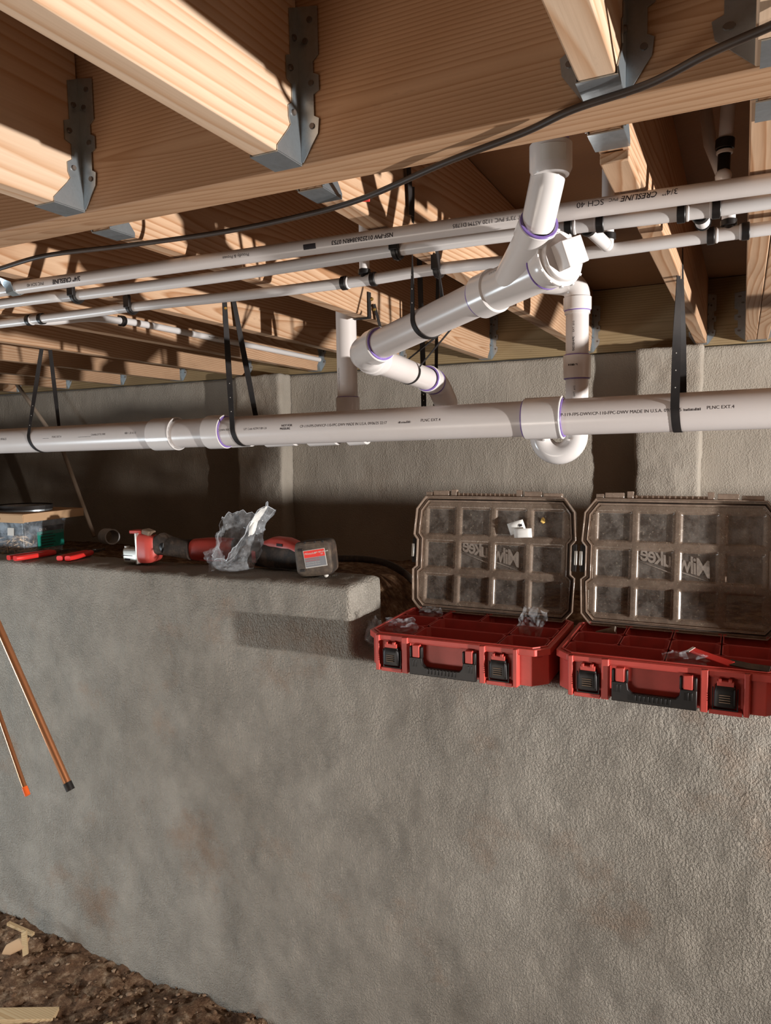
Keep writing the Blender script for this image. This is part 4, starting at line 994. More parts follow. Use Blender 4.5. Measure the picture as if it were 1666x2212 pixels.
    mb.build('front_edge_tabs', 'lidrim', lid, bevel=0.001)
    mb = MB()
    for i in range(13): mb.obox(P(0.142 + i * 0.014, Ll - 0.002, -0.007), (LX, LV, LN), (0.0012, 0.006, 0.002))
    mb.build('edge_ribs', 'lidrim', lid)
    for s, x in ((-1, 0.004), (1, Wl - 0.004)):
        q = MB().obox(P(x, 0.182, -0.004), (LX, LV, LN), (0.006, 0.038, 0.007)).build('side_latch', 'blackp', lid, bevel=0.001)
        MB().obox(P(x + s * 0.004, 0.182, -0.0085), (LX, LV, LN), (0.004, 0.020, 0.004)).build('latch_bar', 'alu', q, bevel=0.001)
    # moulded lettering, reads mirrored from the inside
    tx, tf = text_mesh('Milwaukee', 0.062, shear=0.35, bold=0.0009, extrude=0.0008, space=0.86)
    wmax = max(p.x for p in tx); sc = 0.185 / wmax; ang = math.radians(-13)
    q = []
    for p in tx:
        u, v = -(p.x * sc - 0.0925), p.y * 1.0 - 0.018
        uu, v2 = u * math.cos(ang) - v * math.sin(ang), u * math.sin(ang) + v * math.cos(ang)
        q.append(P(Wl / 2 - 0.002 + uu, 0.184 + v2, 0.0078 + p.z))
    MB().add(q, tf).build('moulded_lettering', 'emboss', lid, smooth=False)
    bolt = [(-0.095, 0.018), (0.0, -0.012), (-0.004, 0.001), (0.09, -0.030), (0.005, -0.006), (0.010, -0.020)]
    MB().prism([(Wl / 2 + x, 0.164 + y) for x, y in bolt], P(0, 0, 0.0075), LX, LV, LN, 0.0012).build('moulded_bolt', 'emboss', lid, smooth=False)
    # hinge bar
    MB().box((0.05, 0.325, H - 0.020), (W - 0.05, 0.345, H - 0.006)).build('hinge_bar', 'red', t, bevel=0.001)
    t['_P'] = 0
    return t, P
layL = [(0, 1, 0), (1, 3, 0), (3, 4, 0), (0, 1, 1), (1, 3, 1), (3, 4, 1), (0, 1, 2), (1, 2, 2), (2, 3, 2), (3, 4, 2)]
layR = [(0, 2, 0), (2, 4, 0), (0, 1, 1), (1, 2, 1), (2, 3, 1), (3, 4, 1), (0, 1, 2), (1, 2, 2), (2, 3, 2), (3, 4, 2)]
OL = V((-0.894, 1.708, -0.603)); OR = V((-0.386, 1.708, -0.603))
tL, PL = organizer(OL, layL, 'open red organizer on the left, its clear lid carrying a small white paper'); del tL['_P']
tR, PR = organizer(OR, layR, 'open red organizer cut by the right picture edge, red bag in its bins'); del tR['_P']
t3 = copy_tree(tR, (0.175, 1.655, -0.603), 0, 'unseen organizer beyond the right picture edge, added to shadow the far wall', None)  # added out of view so that its lid shades the foundation wall
# papers stuck in the lid
pt = thing('paper_slip', OL + PL(0.34, 0.25, -0.002), 'small folded white paper slips stuck inside the left organizer lid', 'paper')
def PLw(u, v, h): return OL + PL(u, v, h)
def slip(u, v, wd, hh, rot, h, parent):
    vs = []; c, s = math.cos(rot), math.sin(rot)
    for i in range(5):
        for j in range(4):
            x = (i / 4 - 0.5) * wd; y = (j / 3 - 0.5) * hh; vs.append(PLw(u + x * c - y * s, v + x * s + y * c, h - 0.004 * math.sin(i * 0.9) - 0.002 * j))
    fs = [(i * 4 + j, i * 4 + j + 1, i * 4 + 5 + j, i * 4 + 4 + j) for i in range(4) for j in range(3)]
    o = MB().add(vs, fs).build('slip', 'white', parent); so = o.modifiers.new('t', 'SOLIDIFY'); so.thickness = 0.0004; return o
slip(0.322, 0.262, 0.048, 0.034, 0.32, -0.004, pt); slip(0.342, 0.246, 0.052, 0.026, 0.06, -0.009, pt)
MB().obox(PLw(0.334, 0.268, -0.0115), (V((1, 0.0, 0.32)), V((-0.32, 0.1, 1)), V((0, 1, -0.1))), (0.005, 0.0035, 0.0003)).build('printed_mark', 'ink', pt)

def film(name, c, size, label, seed, squash=(1, 1, 1), res=26, amp=0.5, mat='bag', rot=0.0, cat='plastic bag'):
    """crumpled sheet of plastic film"""
    vs = []; c = V(c)
    for i in range(res + 1):
        for j in range(res + 1):
            a = (i / res - 0.5) * 2; b = (j / res - 0.5) * 2; p = V((a, b, 0)) * 1.7 + V((seed * 2.3, seed, seed))
            d = V((noise.noise(p), noise.noise(p + V((9, 0, 0))), noise.noise(p + V((0, 9, 0))))) * amp
            d += V((noise.noise(p * 3), noise.noise(p * 3 + V((5, 0, 0))), noise.noise(p * 3 + V((0, 5, 0))))) * amp * 0.35
            q = V((a * (1 - 0.25 * b * b), 0.15 * b, b)) + V((d.x * 0.4, d.y * 1.2, d.z * 0.5))
            q = V((q.x * math.cos(rot) - q.z * math.sin(rot), q.y, q.x * math.sin(rot) + q.z * math.cos(rot)))
            vs.append(c + V((q.x * squash[0], q.y * squash[1], q.z * squash[2])) * size)
    fs = [(i * (res + 1) + j, i * (res + 1) + j + 1, (i + 1) * (res + 1) + j + 1, (i + 1) * (res + 1) + j) for i in range(res) for j in range(res)]
    o = MB().add(vs, fs).build(name, mat, angle=180); return tag(o, label, cat, 'small clear bags' if cat == 'plastic bag' else None)
film('plastic_bag', OL + V((0.400, 0.215, 0.112)), 0.038, 'clear bag scrap standing up from the rear right bin of the left organizer', 3, (1.0, 0.6, 1.0), rot=-0.3)
film('plastic_bag', OL + V((0.070, 0.085, 0.100)), 0.050, 'crumpled clear bag in the front left bin of the left organizer', 5, (1.0, 0.9, 0.42), rot=0.1)
film('plastic_bag', OL + V((0.085, 0.270, 0.100)), 0.038, 'small clear bag in the rear left bin of the left organizer', 8, (1.0, 0.7, 0.45))
film('plastic_bag', (-0.938, 1.86, -0.560), 0.040, 'twisted scrap of clear film between the wall step and the left organizer', 11, (0.7, 0.8, 1.3), rot=0.5)
film('plastic_bag', OR + V((0.290, 0.055, 0.098)), 0.045, 'clear bag of small parts beside the red zip bag', 14, (1.1, 0.9, 0.4))
t = thing('zip_bag', OR + V((0.36, 0.07, 0.09)), 'red zip-topped bag lying across the front bins of the right organizer', 'bag')
MB().ribbon([OR + V((0.300, 0.085, 0.113)), OR + V((0.345, 0.065, 0.106)), OR + V((0.385, 0.040, 0.102))], (0.5, 0.8, 0.15), 0.026, 0.003).build('zip_top', 'redink', t, bevel=0.001)
MB().ribbon([OR + V((0.296, 0.087, 0.1136)), OR + V((0.302, 0.084, 0.1131))], (0.5, 0.8, 0.15), 0.027, 0.004).build('zip_end', 'whitelabel', t)
MB().ribbon([OR + V((0.378, 0.052, 0.103)), OR + V((0.42, 0.035, 0.1025)), OR + V((0.46, 0.03, 0.1025))], (0.3, 0.8, 0.1), 0.03, 0.003).build('bag_body', 'dirtyblack', t)
t = thing('screw_socket', OR + V((0.10, 0.27, 0.09)), 'conical metal fitting lying in the rear left bin of the right organizer', 'fitting')
MB().tube([OR + V((0.055, 0.262, 0.088)), OR + V((0.075, 0.262, 0.092)), OR + V((0.105, 0.262, 0.096))], [0.003, 0.006, 0.0125], 20).build('cone', 'grime', t)
MB().sleeve(OR + V((0.104, 0.262, 0.096)), OR + V((0.106, 0.262, 0.0962)), 0.0128, 0.0105, 24, 0.0003).build('rim', 'alu', t)
# specks stuck in the lid
for (u, v, cc, m_) in ((0.395, 0.285, 0.008, 'brass'),):
    a_, f_2 = blob(PLw(u, v, 0.007), cc, int(u * 100), 0.4, 1, (1, 0.2, 1.4)); tag(MB().add(a_, f_2).build('yellow_scrap', m_), 'yellow plastic scrap in the top right square of the left lid', 'scrap')

# ================================================================== THINGS ON THE HIGH COURSE
ZS = -0.400
# --- tub of screws with cardboard and ring on top
tb = thing('plastic_tub', (-2.50, 1.93, ZS), 'clear plastic tub of deck screws with a teal label at the left edge', 'tub')
x0, x1, y0, y1, zb, zt = -2.66, -2.432, 1.888, 2.085, ZS + 0.002, -0.272
mb = MB(); vs = []
def rr(x0, y0, x1, y1, r, z, k=5):
    o = []
    for cx_, cy_, a0_ in ((x1 - r, y1 - r, 0), (x0 + r, y1 - r, 90), (x0 + r, y0 + r, 180), (x1 - r, y0 + r, 270)):
        for i in range(k + 1):
            a = math.radians(a0_ + 90 * i / k); o.append(V((cx_ + r * math.cos(a), cy_ + r * math.sin(a), z)))
    return o
rg = [rr(x0 + 0.012, y0 + 0.012, x1 - 0.012, y1 - 0.012, 0.02, zb), rr(x0 + 0.002, y0 + 0.002, x1 - 0.002, y1 - 0.002, 0.022, zt - 0.03), rr(x0, y0, x1, y1, 0.022, zt - 0.012), rr(x0 - 0.006, y0 - 0.006, x1 + 0.006, y1 + 0.006, 0.024, zt)]
n = len(rg[0]); vs = [p for r_ in rg for p in r_]; fs = [tuple(range(n))[::-1]]
for i in range(3):
    for k in range(n): fs.append((i * n + k, i * n + (k + 1) % n, (i + 1) * n + (k + 1) % n, (i + 1) * n + k))
o = MB().add(vs, fs).build('tub_body', 'tub', tb); so = o.modifiers.new('t', 'SOLIDIFY'); so.thickness = 0.0016
MB().box((x1 - 0.008, y0 + 0.055, ZS + 0.018), (x1 - 0.005, y1 - 0.02, ZS + 0.083)).build('label', 'teal', tb)
MB().box((x1 - 0.008, y0 + 0.055, ZS + 0.083), (x1 - 0.005, y1 - 0.02, ZS + 0.103)).build('label_band', 'ink', tb)
flat_text(tb, 'DECK', (x1 - 0.003, y0 + 0.062, ZS + 0.087), (0.03, 1, 0), (0, 0, 1), 0.013, 'whitelabel')
for k in range(5): MB().box((x1 - 0.0045, y0 + 0.070, ZS + 0.070 - k * 0.011), (x1 - 0.0035, y0 + 0.125 + 0.01 * (k % 2), ZS + 0.073 - k * 0.011)).build('label_line', 'ink', tb)
MB().obox((x1 - 0.085, y0 + 0.0005, ZS + 0.088), ((1, 0, 0), (0, 1, 0), (0, 0.08, 1)), (0.017, 0.0008, 0.015)).build('faded_label', 'whitelabel', tb)
rs = random.Random(4); base = None
sc_ = thing('deck_screw', (-2.5, 1.9, ZS + 0.01), 'tan deck screw among the others inside the clear tub', 'screw', 'deck screws in the tub'); ORG[sc_.name] = V((0, 0, 0))
MB().tube([(-0.026, 0, 0), (-0.023, 0, 0), (0.017, 0, 0), (0.023, 0, 0), (0.0235, 0, 0)], [0.0003, 0.0021, 0.0022, 0.0050, 0.0050], 8).build('shank', 'tanscrew', sc_)
cnt = 0
for lay in range(6):
    for i in range(34 - lay * 4):
        sx = rs.uniform(x0 + 0.035, x1 - 0.035); sy = rs.uniform(y0 + 0.022, y1 - 0.05); o = sc_ if cnt == 0 else copy_tree(sc_)
        o.location = (sx, sy, ZS + 0.008 + lay * 0.010 + rs.uniform(0, 0.007)); o.rotation_euler = (rs.uniform(-0.5, 0.5), rs.uniform(-0.5, 0.5), rs.uniform(0, 6.28)); cnt += 1
cbx = thing('cardboard_lid', (-2.48, 1.95, zt), 'shallow brown cardboard tray resting on the screw tub', 'cardboard')
MB().box((-2.80, 1.860, zt + 0.001), (-2.405, 2.14, zt + 0.0035)).build('tray_bottom', 'card', cbx)
MB().obox((-2.605, 1.860, zt + 0.014), ((1, 0, 0), (0, 1, 0.1), (0, -0.1, 1)), (0.20, 0.0016, 0.015)).build('tray_side', 'card', cbx)
MB().obox((-2.405, 2.00, zt + 0.016), ((0, 1, 0), (1, 0, 0.1), (0, 0, 1)), (0.14, 0.0016, 0.015)).build('tray_side', 'card', cbx)
MB().obox((-2.605, 2.14, zt + 0.014), ((1, 0, 0), (0, 1, 0), (0, 0, 1)), (0.20, 0.0016, 0.013)).build('tray_side', 'card', cbx)
MB().obox((-2.605, 2.0, zt + 0.031), ((1, 0, 0.0), (0, 1, 0), (0, 0, 1)), (0.203, 0.142, 0.0016)).build('tray_flap', 'card', cbx)
flat_text(cbx, '39', (-2.548, 1.8555, zt + 0.006), (1, 0, 0), (0, 0, 1), 0.018, 'ink')
rg_ = thing('metal_ring', (-2.56, 1.97, zt + 0.033), 'coil of punched grey metal strapping lying on the cardboard', 'coil')
pts = [V((-2.555 + 0.115 * math.cos(a) * (1 + 0.03 * k), 1.985 + 0.09 * math.sin(a) * (1 + 0.03 * k), zt + 0.0425 + 0.002 * k)) for k in range(2) for a in [math.radians(i * 12) for i in range(31)]]
MB().ribbon(pts[:31], (0, 0, 1), 0.018, 0.0014).build('band', 'steel', rg_); MB().ribbon([p + V((0, 0, 0.004)) for p in pts[31:]], (0, 0, 1), 0.016, 0.0014).build('band', 'strap', rg_)
t = thing('orange_tin', (-2.74, 1.84, ZS), 'sliver of a round metal tin at the very left edge', 'tin'); MB().tube([(-2.715, 1.80, ZS), (-2.715, 1.80, ZS + 0.045)], 0.024, 32).build('can', 'alu', t)

# --- pliers
def pliers(c, ang, grip, ln, label, spread=0.14, dark='dirtyblack'):
    t = thing('pliers', c, label, 'pliers', 'red-handled pliers'); c = V(c); A = V((math.cos(ang), math.sin(ang), 0)); B = V((-A.y, A.x, 0))
    for s in (-1, 1):
        d = (-A + B * s * spread).normalized()
        pts = [c - A * 0.005, c + d * 0.03 + B * s * 0.004, c + d * 0.06 + B * s * 0.010, c + d * ln * 0.8 + B * s * 0.008, c + d * ln]
        sec = [(p + V((0, 0, 0.011)), B, V((0, 0, 1)), r, r * 0.75, 3) for i, (p, r) in enumerate(zip(smooth_path(pts, 4), [0.007 + 0.005 * smooth01(k / 6.0) for k in range(20)]))]
        MB().loft(sec[5:], 16).build('grip', grip, t); MB().loft(sec[:7], 12).build('handle_arm', dark, t)
    for s in (-1, 1):
        p = [(0.0, 0.0), (-0.012, 0.012 * s), (0.0, 0.016 * s), (0.02, 0.012 * s), (0.062, 0.004 * s), (0.064, 0.0006 * s), (0.02, 0.0008 * s)]
        MB().prism(p, c + V((0, 0, 0.006)), A, B, (0, 0, 1), 0.009).build('jaw', dark, t, bevel=0.001)
    MB().tube([c + V((0, 0, 0.005)), c + V((0, 0, 0.0175))], 0.0065, 20).build('pivot', 'steel', t)
    return t
pliers((-2.325, 1.955, ZS + 0.003), math.radians(84), 'redgrip', 0.20, 'large pliers with bright red grips pointing at the tub', 0.10)
pliers((-2.205, 2.005, ZS + 0.001), math.radians(103), 'redgrip', 0.185, 'smaller red-gripped pliers lying right of the large pair', 0.09)
# --- grey pipe coupling on the dirt
t = thing('pipe_coupling', (-2.36, 2.17, -0.425), 'grey plastic pipe coupling lying on the dirt at the foot of the pole', 'coupling')
c = V((-2.335, 2.20, -0.362)); d = V((0.93, -0.30, 0.03)).normalized()
MB().sleeve(c - d * 0.030, c + d * 0.034, 0.0325, 0.0275, 40, 0.001).build('sleeve', 'grey_pvc', t); MB().sleeve(c - d * 0.004, c + d * 0.001, 0.0335, 0.031, 40, 0.001).build('stop_ridge', 'grey_pvc', t)

# --- long right-angle tool: cutting head, black neck, red body
def nrm(v): return V(v).normalized()
rt = thing('press_tool', (-1.80, 1.93, ZS), 'red and black cordless tool with square grey metal head lying along the wall top', 'power tool')
hx, hy = -1.872, 1.892
# steel head in two halves
MB().loft([(V((hx - 0.050, hy + 0.0, ZS + 0.030)), (0, 1, 0), (0, 0, 1), 0.020, 0.020, 5), (V((hx - 0.046, hy, ZS + 0.030)), (0, 1, 0), (0, 0, 1), 0.024, 0.025, 5), (V((hx + 0.012, hy, ZS + 0.030)), (0, 1, 0), (0, 0, 1), 0.026, 0.026, 6)]).build('head_block', 'alu', rt)
MB().box((hx - 0.052, hy - 0.0255, ZS + 0.0285), (hx + 0.011, hy - 0.0230, ZS + 0.0305)).box((hx - 0.038, hy - 0.0260, ZS + 0.013), (hx - 0.014, hy - 0.0235, ZS + 0.019)).build('seam', 'ink', rt)
MB().tube([(hx - 0.044, hy - 0.006, ZS + 0.055), (hx - 0.044, hy - 0.006, ZS + 0.060)], 0.010, 20).build('bolt', 'alu', rt)
MB().obox((hx + 0.015, hy + 0.002, ZS + 0.055), ((1, 0, 0), (0, 1, 0), (0, 0, 1)), (0.003, 0.028, 0.054)).build('face_plate', 'alu', rt, bevel=0.001)
MB().obox((hx - 0.004, hy + 0.022, ZS + 0.070), ((1, 0, 0.1), (0, 1, 0), (0, 0, 1)), (0.016, 0.020, 0.040)).build('rear_block', 'grime', rt, bevel=0.004)
sec = []
for k, (dx, w1, h1, zc) in enumerate(((0.018, 0.030, 0.052, 0.054), (0.030, 0.031, 0.052, 0.054), (0.050, 0.034, 0.050, 0.053), (0.066, 0.034, 0.046, 0.052), (0.078, 0.026, 0.040, 0.056), (0.084, 0.014, 0.026, 0.060))):
    sec.append((V((hx + dx, hy + 0.004 + dx * 0.1, ZS + zc)), (0, 1, 0), (0, 0, 1), w1, h1, 4))
MB().loft(sec).build('red_housing', 'red', rt)
MB().obox((hx + 0.008, hy + 0.006, ZS + 0.111), ((1, 0.1, 0), (0, 1, 0), (0, 0, 1)), (0.030, 0.020, 0.006)).build('top_cap', 'red', rt, bevel=0.003)
MB().obox((hx + 0.046, hy + 0.006, ZS + 0.110), ((1, 0.1, -0.3), (0, 1, 0), (0.3, 0, 1)), (0.016, 0.018, 0.009)).build('top_cap', 'grime', rt, bevel=0.004)
tr = MB()
tr.loft([(V((hx + 0.078, hy + 0.012, ZS + 0.066)), (0, 1, 0), (0, 0, 1), 0.024, 0.034, 3), (V((hx + 0.095, hy + 0.02, ZS + 0.070)), (0, 1, 0), (0, 0, 1), 0.028, 0.038, 3), (V((hx + 0.12, hy + 0.028, ZS + 0.062)), (0, 1, 0), (0, 0, 1), 0.026, 0.034, 3),
         (V((hx + 0.155, hy + 0.048, ZS + 0.052)), (0, 1, 0), (0, 0, 1), 0.026, 0.032, 2.6), (V((hx + 0.185, hy + 0.062, ZS + 0.048)), (0, 1, 0), (0, 0, 1), 0.030, 0.036, 2.6)])
tr.build('rubber_grip', 'dirtyblack', rt)
a_, f_2 = blob((hx + 0.104, hy + 0.006, ZS + 0.062), 0.020, 5, 0.25, 2, (0.8, 0.6, 1.3)); MB().add(a_, f_2).build('trigger', 'blackp', rt)
sec = []
for dx, w1, h1 in ((0.175, 0.028, 0.032), (0.185, 0.034, 0.037), (0.235, 0.038, 0.041), (0.285, 0.038, 0.041), (0.320, 0.036, 0.038), (0.331, 0.028, 0.031)):
    sec.append((V((hx + dx, hy + 0.02 + 0.30 * (dx - 0.0) * 1.0 - 0.0, ZS + 0.047)), (-0.3, 1, 0), (0, 0, 1), w1, h1, 2.8))
MB().loft(sec).build('red_body', 'red', rt)
MB().loft([(V((hx + 0.325, hy + 0.118, ZS + 0.045)), (-0.3, 1, 0), (0, 0, 1), 0.036, 0.040, 3), (V((hx + 0.36, hy + 0.128, ZS + 0.045)), (-0.3, 1, 0), (0, 0, 1), 0.034, 0.038, 3)]).build('battery', 'dirtyblack', rt)
a_, f_2 = blob((hx + 0.300, hy + 0.070, ZS + 0.034), 0.014, 9, 0.2, 2, (0.7, 0.5, 1.3)); MB().add(a_, f_2).build('switch', 'redgrip', rt)

# --- drill with battery facing the camera
dl = thing('cordless_drill', (-1.25, 1.92, ZS), 'dusty red and black cordless drill lying with its labelled battery towards the camera', 'power tool')
ax_ = nrm((1.0, -0.16, -0.02)); ay_ = nrm((0.16, 1, 0)); az_ = V((0, 0, 1))
def dsec(s, w1, h1, z_, ex=3.2, yo=0.0): return (V((-1.44, 1.975, ZS)) + ax_ * s + az_ * z_ + ay_ * yo, ay_, az_, w1, h1, ex)
MB().loft([dsec(-0.055, 0.016, 0.018, 0.045), dsec(-0.02, 0.026, 0.030, 0.045), dsec(0.02, 0.030, 0.034, 0.046)]).build('chuck', 'grime', dl)
MB().loft([dsec(0.015, 0.034, 0.040, 0.046), dsec(0.05, 0.036, 0.044, 0.048), dsec(0.12, 0.036, 0.046, 0.050), dsec(0.18, 0.034, 0.044, 0.052), dsec(0.215, 0.030, 0.038, 0.052)]).build('motor_housing', 'dirtyblack', dl)
MB().loft([dsec(0.07, 0.030, 0.010, 0.086), dsec(0.10, 0.033, 0.020, 0.088), dsec(0.15, 0.033, 0.022, 0.086), dsec(0.21, 0.030, 0.018, 0.074), dsec(0.25, 0.026, 0.012, 0.066)]).build('red_cover', 'red', dl)
MB().obox(V((-1.44, 1.975, ZS)) + ax_ * 0.145 + az_ * 0.088 - ay_ * 0.031, (ax_, ay_, az_), (0.012, 0.004, 0.004)).build('vent', 'ink', dl)
MB().obox(V((-1.44, 1.975, ZS)) + ax_ * 0.030 + az_ * 0.040 - ay_ * 0.030, (ax_, ay_, az_), (0.010, 0.006, 0.020)).build('clutch_ring', 'redbin', dl, bevel=0.003)
MB().loft([dsec(0.20, 0.026, 0.034, 0.050), dsec(0.245, 0.028, 0.034, 0.050)]).build('handle_foot', 'dirtyblack', dl)
# battery pack, its label face turned to the camera
bc = V((-1.142, 1.872, ZS + 0.060)); bn = nrm((0.22, -1.0, 0.0)); bu = nrm((1.0, 0.22, 0.10)); bv = bn.cross(bu); bv = -bv if bv.z < 0 else bv
ba = MB().loft([(bc - bn * 0.050, bu, bv, 0.050, 0.046, 6), (bc - bn * 0.045, bu, bv, 0.056, 0.052, 6), (bc + bn * 0.010, bu, bv, 0.058, 0.054, 7), (bc + bn * 0.020, bu, bv, 0.055, 0.051, 6), (bc + bn * 0.0245, bu, bv, 0.048, 0.045, 5)], 40).build('battery', 'dirtyblack', dl)
MB().loft([(bc + bn * 0.016, bu, bv, 0.0565, 0.0525, 6), (bc + bn * 0.0205, bu, bv, 0.0555, 0.0515, 6), (bc + bn * 0.0248, bu, bv, 0.049, 0.046, 5)], 40).build('battery_face', 'battery', dl)
lc = bc + bn * 0.0256 + bu * 0.008 + bv * 0.002
q1_ = nrm(bu * 1.0 + bv * 0.06); q2_ = nrm(bv - bu * 0.06)
lb = MB().obox(lc, (q1_, q2_, bn), (0.0345, 0.0265, 0.0006)).build('battery_label', 'whitelabel', dl)
MB().obox(lc + bn * 0.0006 + q2_ * 0.0145, (q1_, q2_, bn), (0.0328, 0.0105, 0.0004)).build('label_red', 'redink', lb)
MB().obox(lc + bn * 0.0006 - q2_ * 0.0105, (q1_, q2_, bn), (0.0328, 0.0140, 0.0004)).build('label_grey', 'greylabel', lb)
def lt(b_, u, v, s_, m_, bd=0.0): flat_text(lb, b_, lc + bn * 0.0012 + q1_ * u + q2_ * v, q1_, q2_, s_, m_, 0.2, bd)
lt('Milwaukee', -0.031, 0.0135, 0.0085, 'whitelabel'); lt('M18  RED LITHIUM', 0.001, 0.0155, 0.0052, 'whitelabel', 0.0001); lt('18V', 0.018, 0.009, 0.006, 'whitelabel')
for i in range(4): lt('LITHIUM-ION BATTERY PACK', -0.031, -0.001 - i * 0.0058, 0.0034, 'redink' if i < 2 else 'whitelabel')
mb = MB()
for u_, v_ in ((-0.036, 0.030), (-0.036, -0.032)): mb.obox(bc + bn * 0.024 + bu * u_ + bv * v_, (bu, bv, bn), (0.008, 0.0035, 0.003))
for u_ in (-0.020, 0.012, 0.036): mb.obox(bc + bn * 0.020 + bu * u_ + bv * 0.0500, (bu, bv, bn), (0.003, 0.0035, 0.003))
mb.build('latch_slots', 'blackp', dl, bevel=0.0008)
a_, f_2 = blob(bc + bn * 0.010 + bu * 0.030 - bv * 0.052, 0.009, 2, 0.05, 2); MB().add(a_, f_2).build('foot_nub', 'whitelabel', dl)

# --- big crumpled bag
def bigbag():
    c = V((-1.440, 1.885, ZS)); n, m_ = 72, 40; vs = []
    for j in range(m_ + 1):
        v = j / m_
        for i in range(n):
            a = 2 * math.pi * i / n; R_ = 0.046 + 0.026 * smooth01(v * 1.4) + 0.010 * math.sin(v * 7)
            p = V((math.cos(a) * 1.3, math.sin(a) * 1.3, v * 2.6)); d = noise.noise(p * 1.3 + V((4, 2, 1))); d2 = noise.noise(p * 3.3 + V((1, 8, 3))); d3 = abs(noise.noise(p * 8.5))
            R_ *= 1 + 0.28 * d + 0.14 * d2 + 0.06 * d3
            top = 0.168 + 0.040 * math.cos(a - 0.4) + 0.03 * math.cos(2 * a + 1.2) + 0.012 * noise.noise(p * 6)
            front = 0.085 * max(0, math.cos(a + math.pi / 2)) ** 2
            z = v * (top - front)
            vs.append(c + V((math.cos(a) * R_ * 1.25 + 0.030 * v - 0.015, math.sin(a) * R_ * 0.85 + 0.01 * v, z + 0.004 + 0.006 * d2 * (1 if v > 0 else 0))))
    fs = [(j * n + i, j * n + (i + 1) % n, (j + 1) * n + (i + 1) % n, (j + 1) * n + i) for j in range(m_) for i in range(n)]
    fs.append(tuple(range(n))[::-1])
    t = thing('plastic_bag', (-1.485, 1.88, ZS), 'large torn clear plastic bag standing open between the two power tools', 'plastic bag')
    o = MB().add(vs, fs).build('film', 'bag', t, angle=180); 
    rim = [vs[m_ * n + i] for i in range(n)] + [vs[m_ * n]]
    MB().tube([p + V((0.003 * noise.noise(p * 90), 0.003 * noise.noise(p * 80), 0.004 * noise.noise(p * 70))) for p in rim], [0.0006 + 0.0022 * abs(noise.noise(p * 60)) for p in rim], 6).build('crinkled_rim', M['bagrim'], t)
    q = [vs[j * n + i] * 1.0 for j in range(24, 39) for i in (64, 65, 66, 67, 68, 69, 70)]
    ff = [(j * 7 + i, j * 7 + i + 1, (j + 1) * 7 + i + 1, (j + 1) * 7 + i) for j in range(14) for i in range(6)]
    q = [c + (p - c) * 1.006 for p in q]
    MB().add(q, ff).build('paper_strip', 'white', t, angle=180)
M['bagrim'] = mat_film('shiny_film_edge', (0.75, 0.80, 0.86), 0.35, 0.08, 1.0)
bigbag()
film('plastic_bag', (-1.505, 1.850, ZS + 0.040), 0.046, 'lower lobe of clear film hanging at the foot of the large torn bag', 21, (0.9, 0.6, 0.75), rot=0.5)
# --- cable on the upper dirt
t = MB().tube(smooth_path([(-1.42, 2.30, -0.42), (-1.15, 2.25, -0.405), (-1.02, 2.22, -0.43), (-0.90, 2.30, -0.545), (-0.72, 2.5, -0.60), (-0.55, 2.62, -0.615)], 8), 0.012, 12)
tag(t.build('cable', 'dirtyblack'), 'thick black cord draped over the dirt behind the wall step', 'cable')

# ================================================================== ON THE DUG FLOOR
def fzz(x, y): return fz(x, y)
t = thing('scrap_board', (-2.12, 1.47, fz(-2.1, 1.47)), 'short pale board offcut lying in the dirt at the bottom left', 'board')
MB().obox((-2.13, 1.475, fz(-2.1, 1.47) + 0.012), ((1, 0.45, 0.02), (-0.45, 1, 0.1), (0, 0, 1)), (0.155, 0.024, 0.008)).build('offcut', 'scrap', t, bevel=0.001)
t = thing('wood_chip', (-2.33, 1.67, fz(-2.33, 1.67)), 'broken curved wood chip standing in the dirt against the wall foot at the left', 'wood scrap')
z_ = fz(-2.33, 1.67)
MB().loft([(V((-2.37, 1.64, z_ + 0.02)), (0.4, 0.3, 1), (0.2, -1, 0.2), 0.020, 0.006, 2.4), (V((-2.33, 1.65, z_ + 0.035)), (0.4, 0.3, 1), (0.2, -1, 0.2), 0.034, 0.008, 2.4), (V((-2.28, 1.665, z_ + 0.055)), (0.4, 0.3, 1), (0.2, -1, 0.2), 0.022, 0.005, 2.4)], 20).build('bark_side', 'card', t)
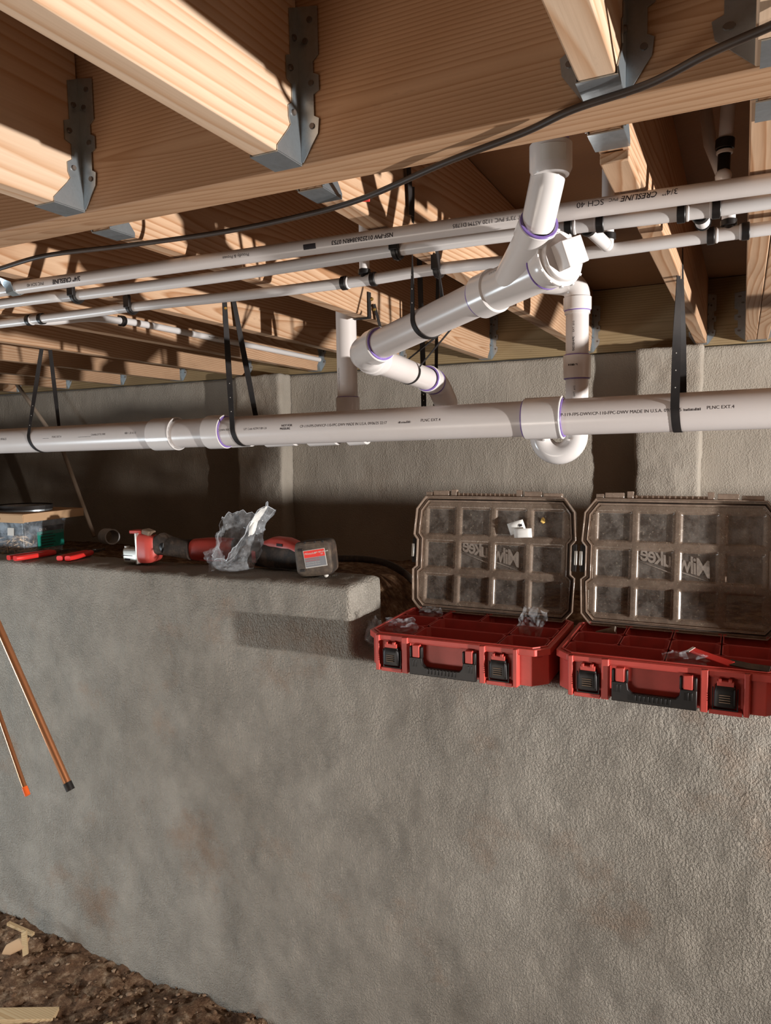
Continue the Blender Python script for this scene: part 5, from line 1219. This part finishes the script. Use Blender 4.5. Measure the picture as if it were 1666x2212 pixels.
MB().obox((-2.285, 1.66, z_ + 0.055), ((1, 0.3, 0.6), (-0.3, 1, 0), (0, 0, 1)), (0.012, 0.003, 0.045)).obox((-2.33, 1.68, z_ + 0.085), ((1, 0.2, -0.25), (0, 1, 0), (0.2, 0, 1)), (0.055, 0.006, 0.006)).build('splinter', 'scrap', t)
t = thing('wood_chip', (-1.75, 1.52, fz(-1.75, 1.52)), 'thin wood splinter lying in the dirt nearer the centre of the bottom edge', 'wood scrap')
MB().obox((-1.78, 1.53, fz(-1.78, 1.53) + 0.012), ((1, 0.7, 0.3), (-0.7, 1, 0), (0, 0, 1)), (0.040, 0.005, 0.004)).build('splinter', 'scrap', t)
rs = random.Random(11); mb = MB()
for i in range(900):
    x = rs.uniform(-2.95, -0.75); y = rs.uniform(1.05, 1.80); s_ = rs.choice((0.003, 0.004, 0.006, 0.008, 0.011)) * rs.uniform(0.7, 1.2)
    a_, f_2 = blob((x, y, fz(x, y) + s_ * 0.35), s_, i, 0.5, 1, (rs.uniform(0.7, 1.3), rs.uniform(0.7, 1.3), rs.uniform(0.5, 0.9))); mb.add(a_, f_2)
mb2 = MB()
for i in range(700):
    x = rs.uniform(-2.95, -0.75); y = rs.uniform(1.0, 1.80); s_ = rs.uniform(0.0025, 0.007)
    a_, f_2 = blob((x, y, fz(x, y) + s_ * 0.5), s_, i + 7, 0.7, 1, (rs.uniform(0.6, 1.6), rs.uniform(0.6, 1.6), rs.uniform(0.4, 0.9))); mb2.add(a_, f_2)
M['chips'] = mat_plastic('tan_clay_chips', (0.24, 0.155, 0.10), 0.85, 0.2, 0.6, (0.42, 0.31, 0.21), 40)
tag(mb2.build('clay_chips', 'chips', angle=180), 'small tan clay chips strewn over the dug dirt floor', 'clay chips', None, 'stuff')
tag(mb.build('pebbles', 'dirt', angle=180), 'loose clods and pebbles scattered over the dug dirt floor', 'pebbles', None, 'stuff')

# ------------------------------------------------------------------ lift the place so the dug floor lies near z = 0
for o in list(S.objects):
    if o.parent is None and o.type in ('MESH', 'EMPTY'): o.location.z += LIFT
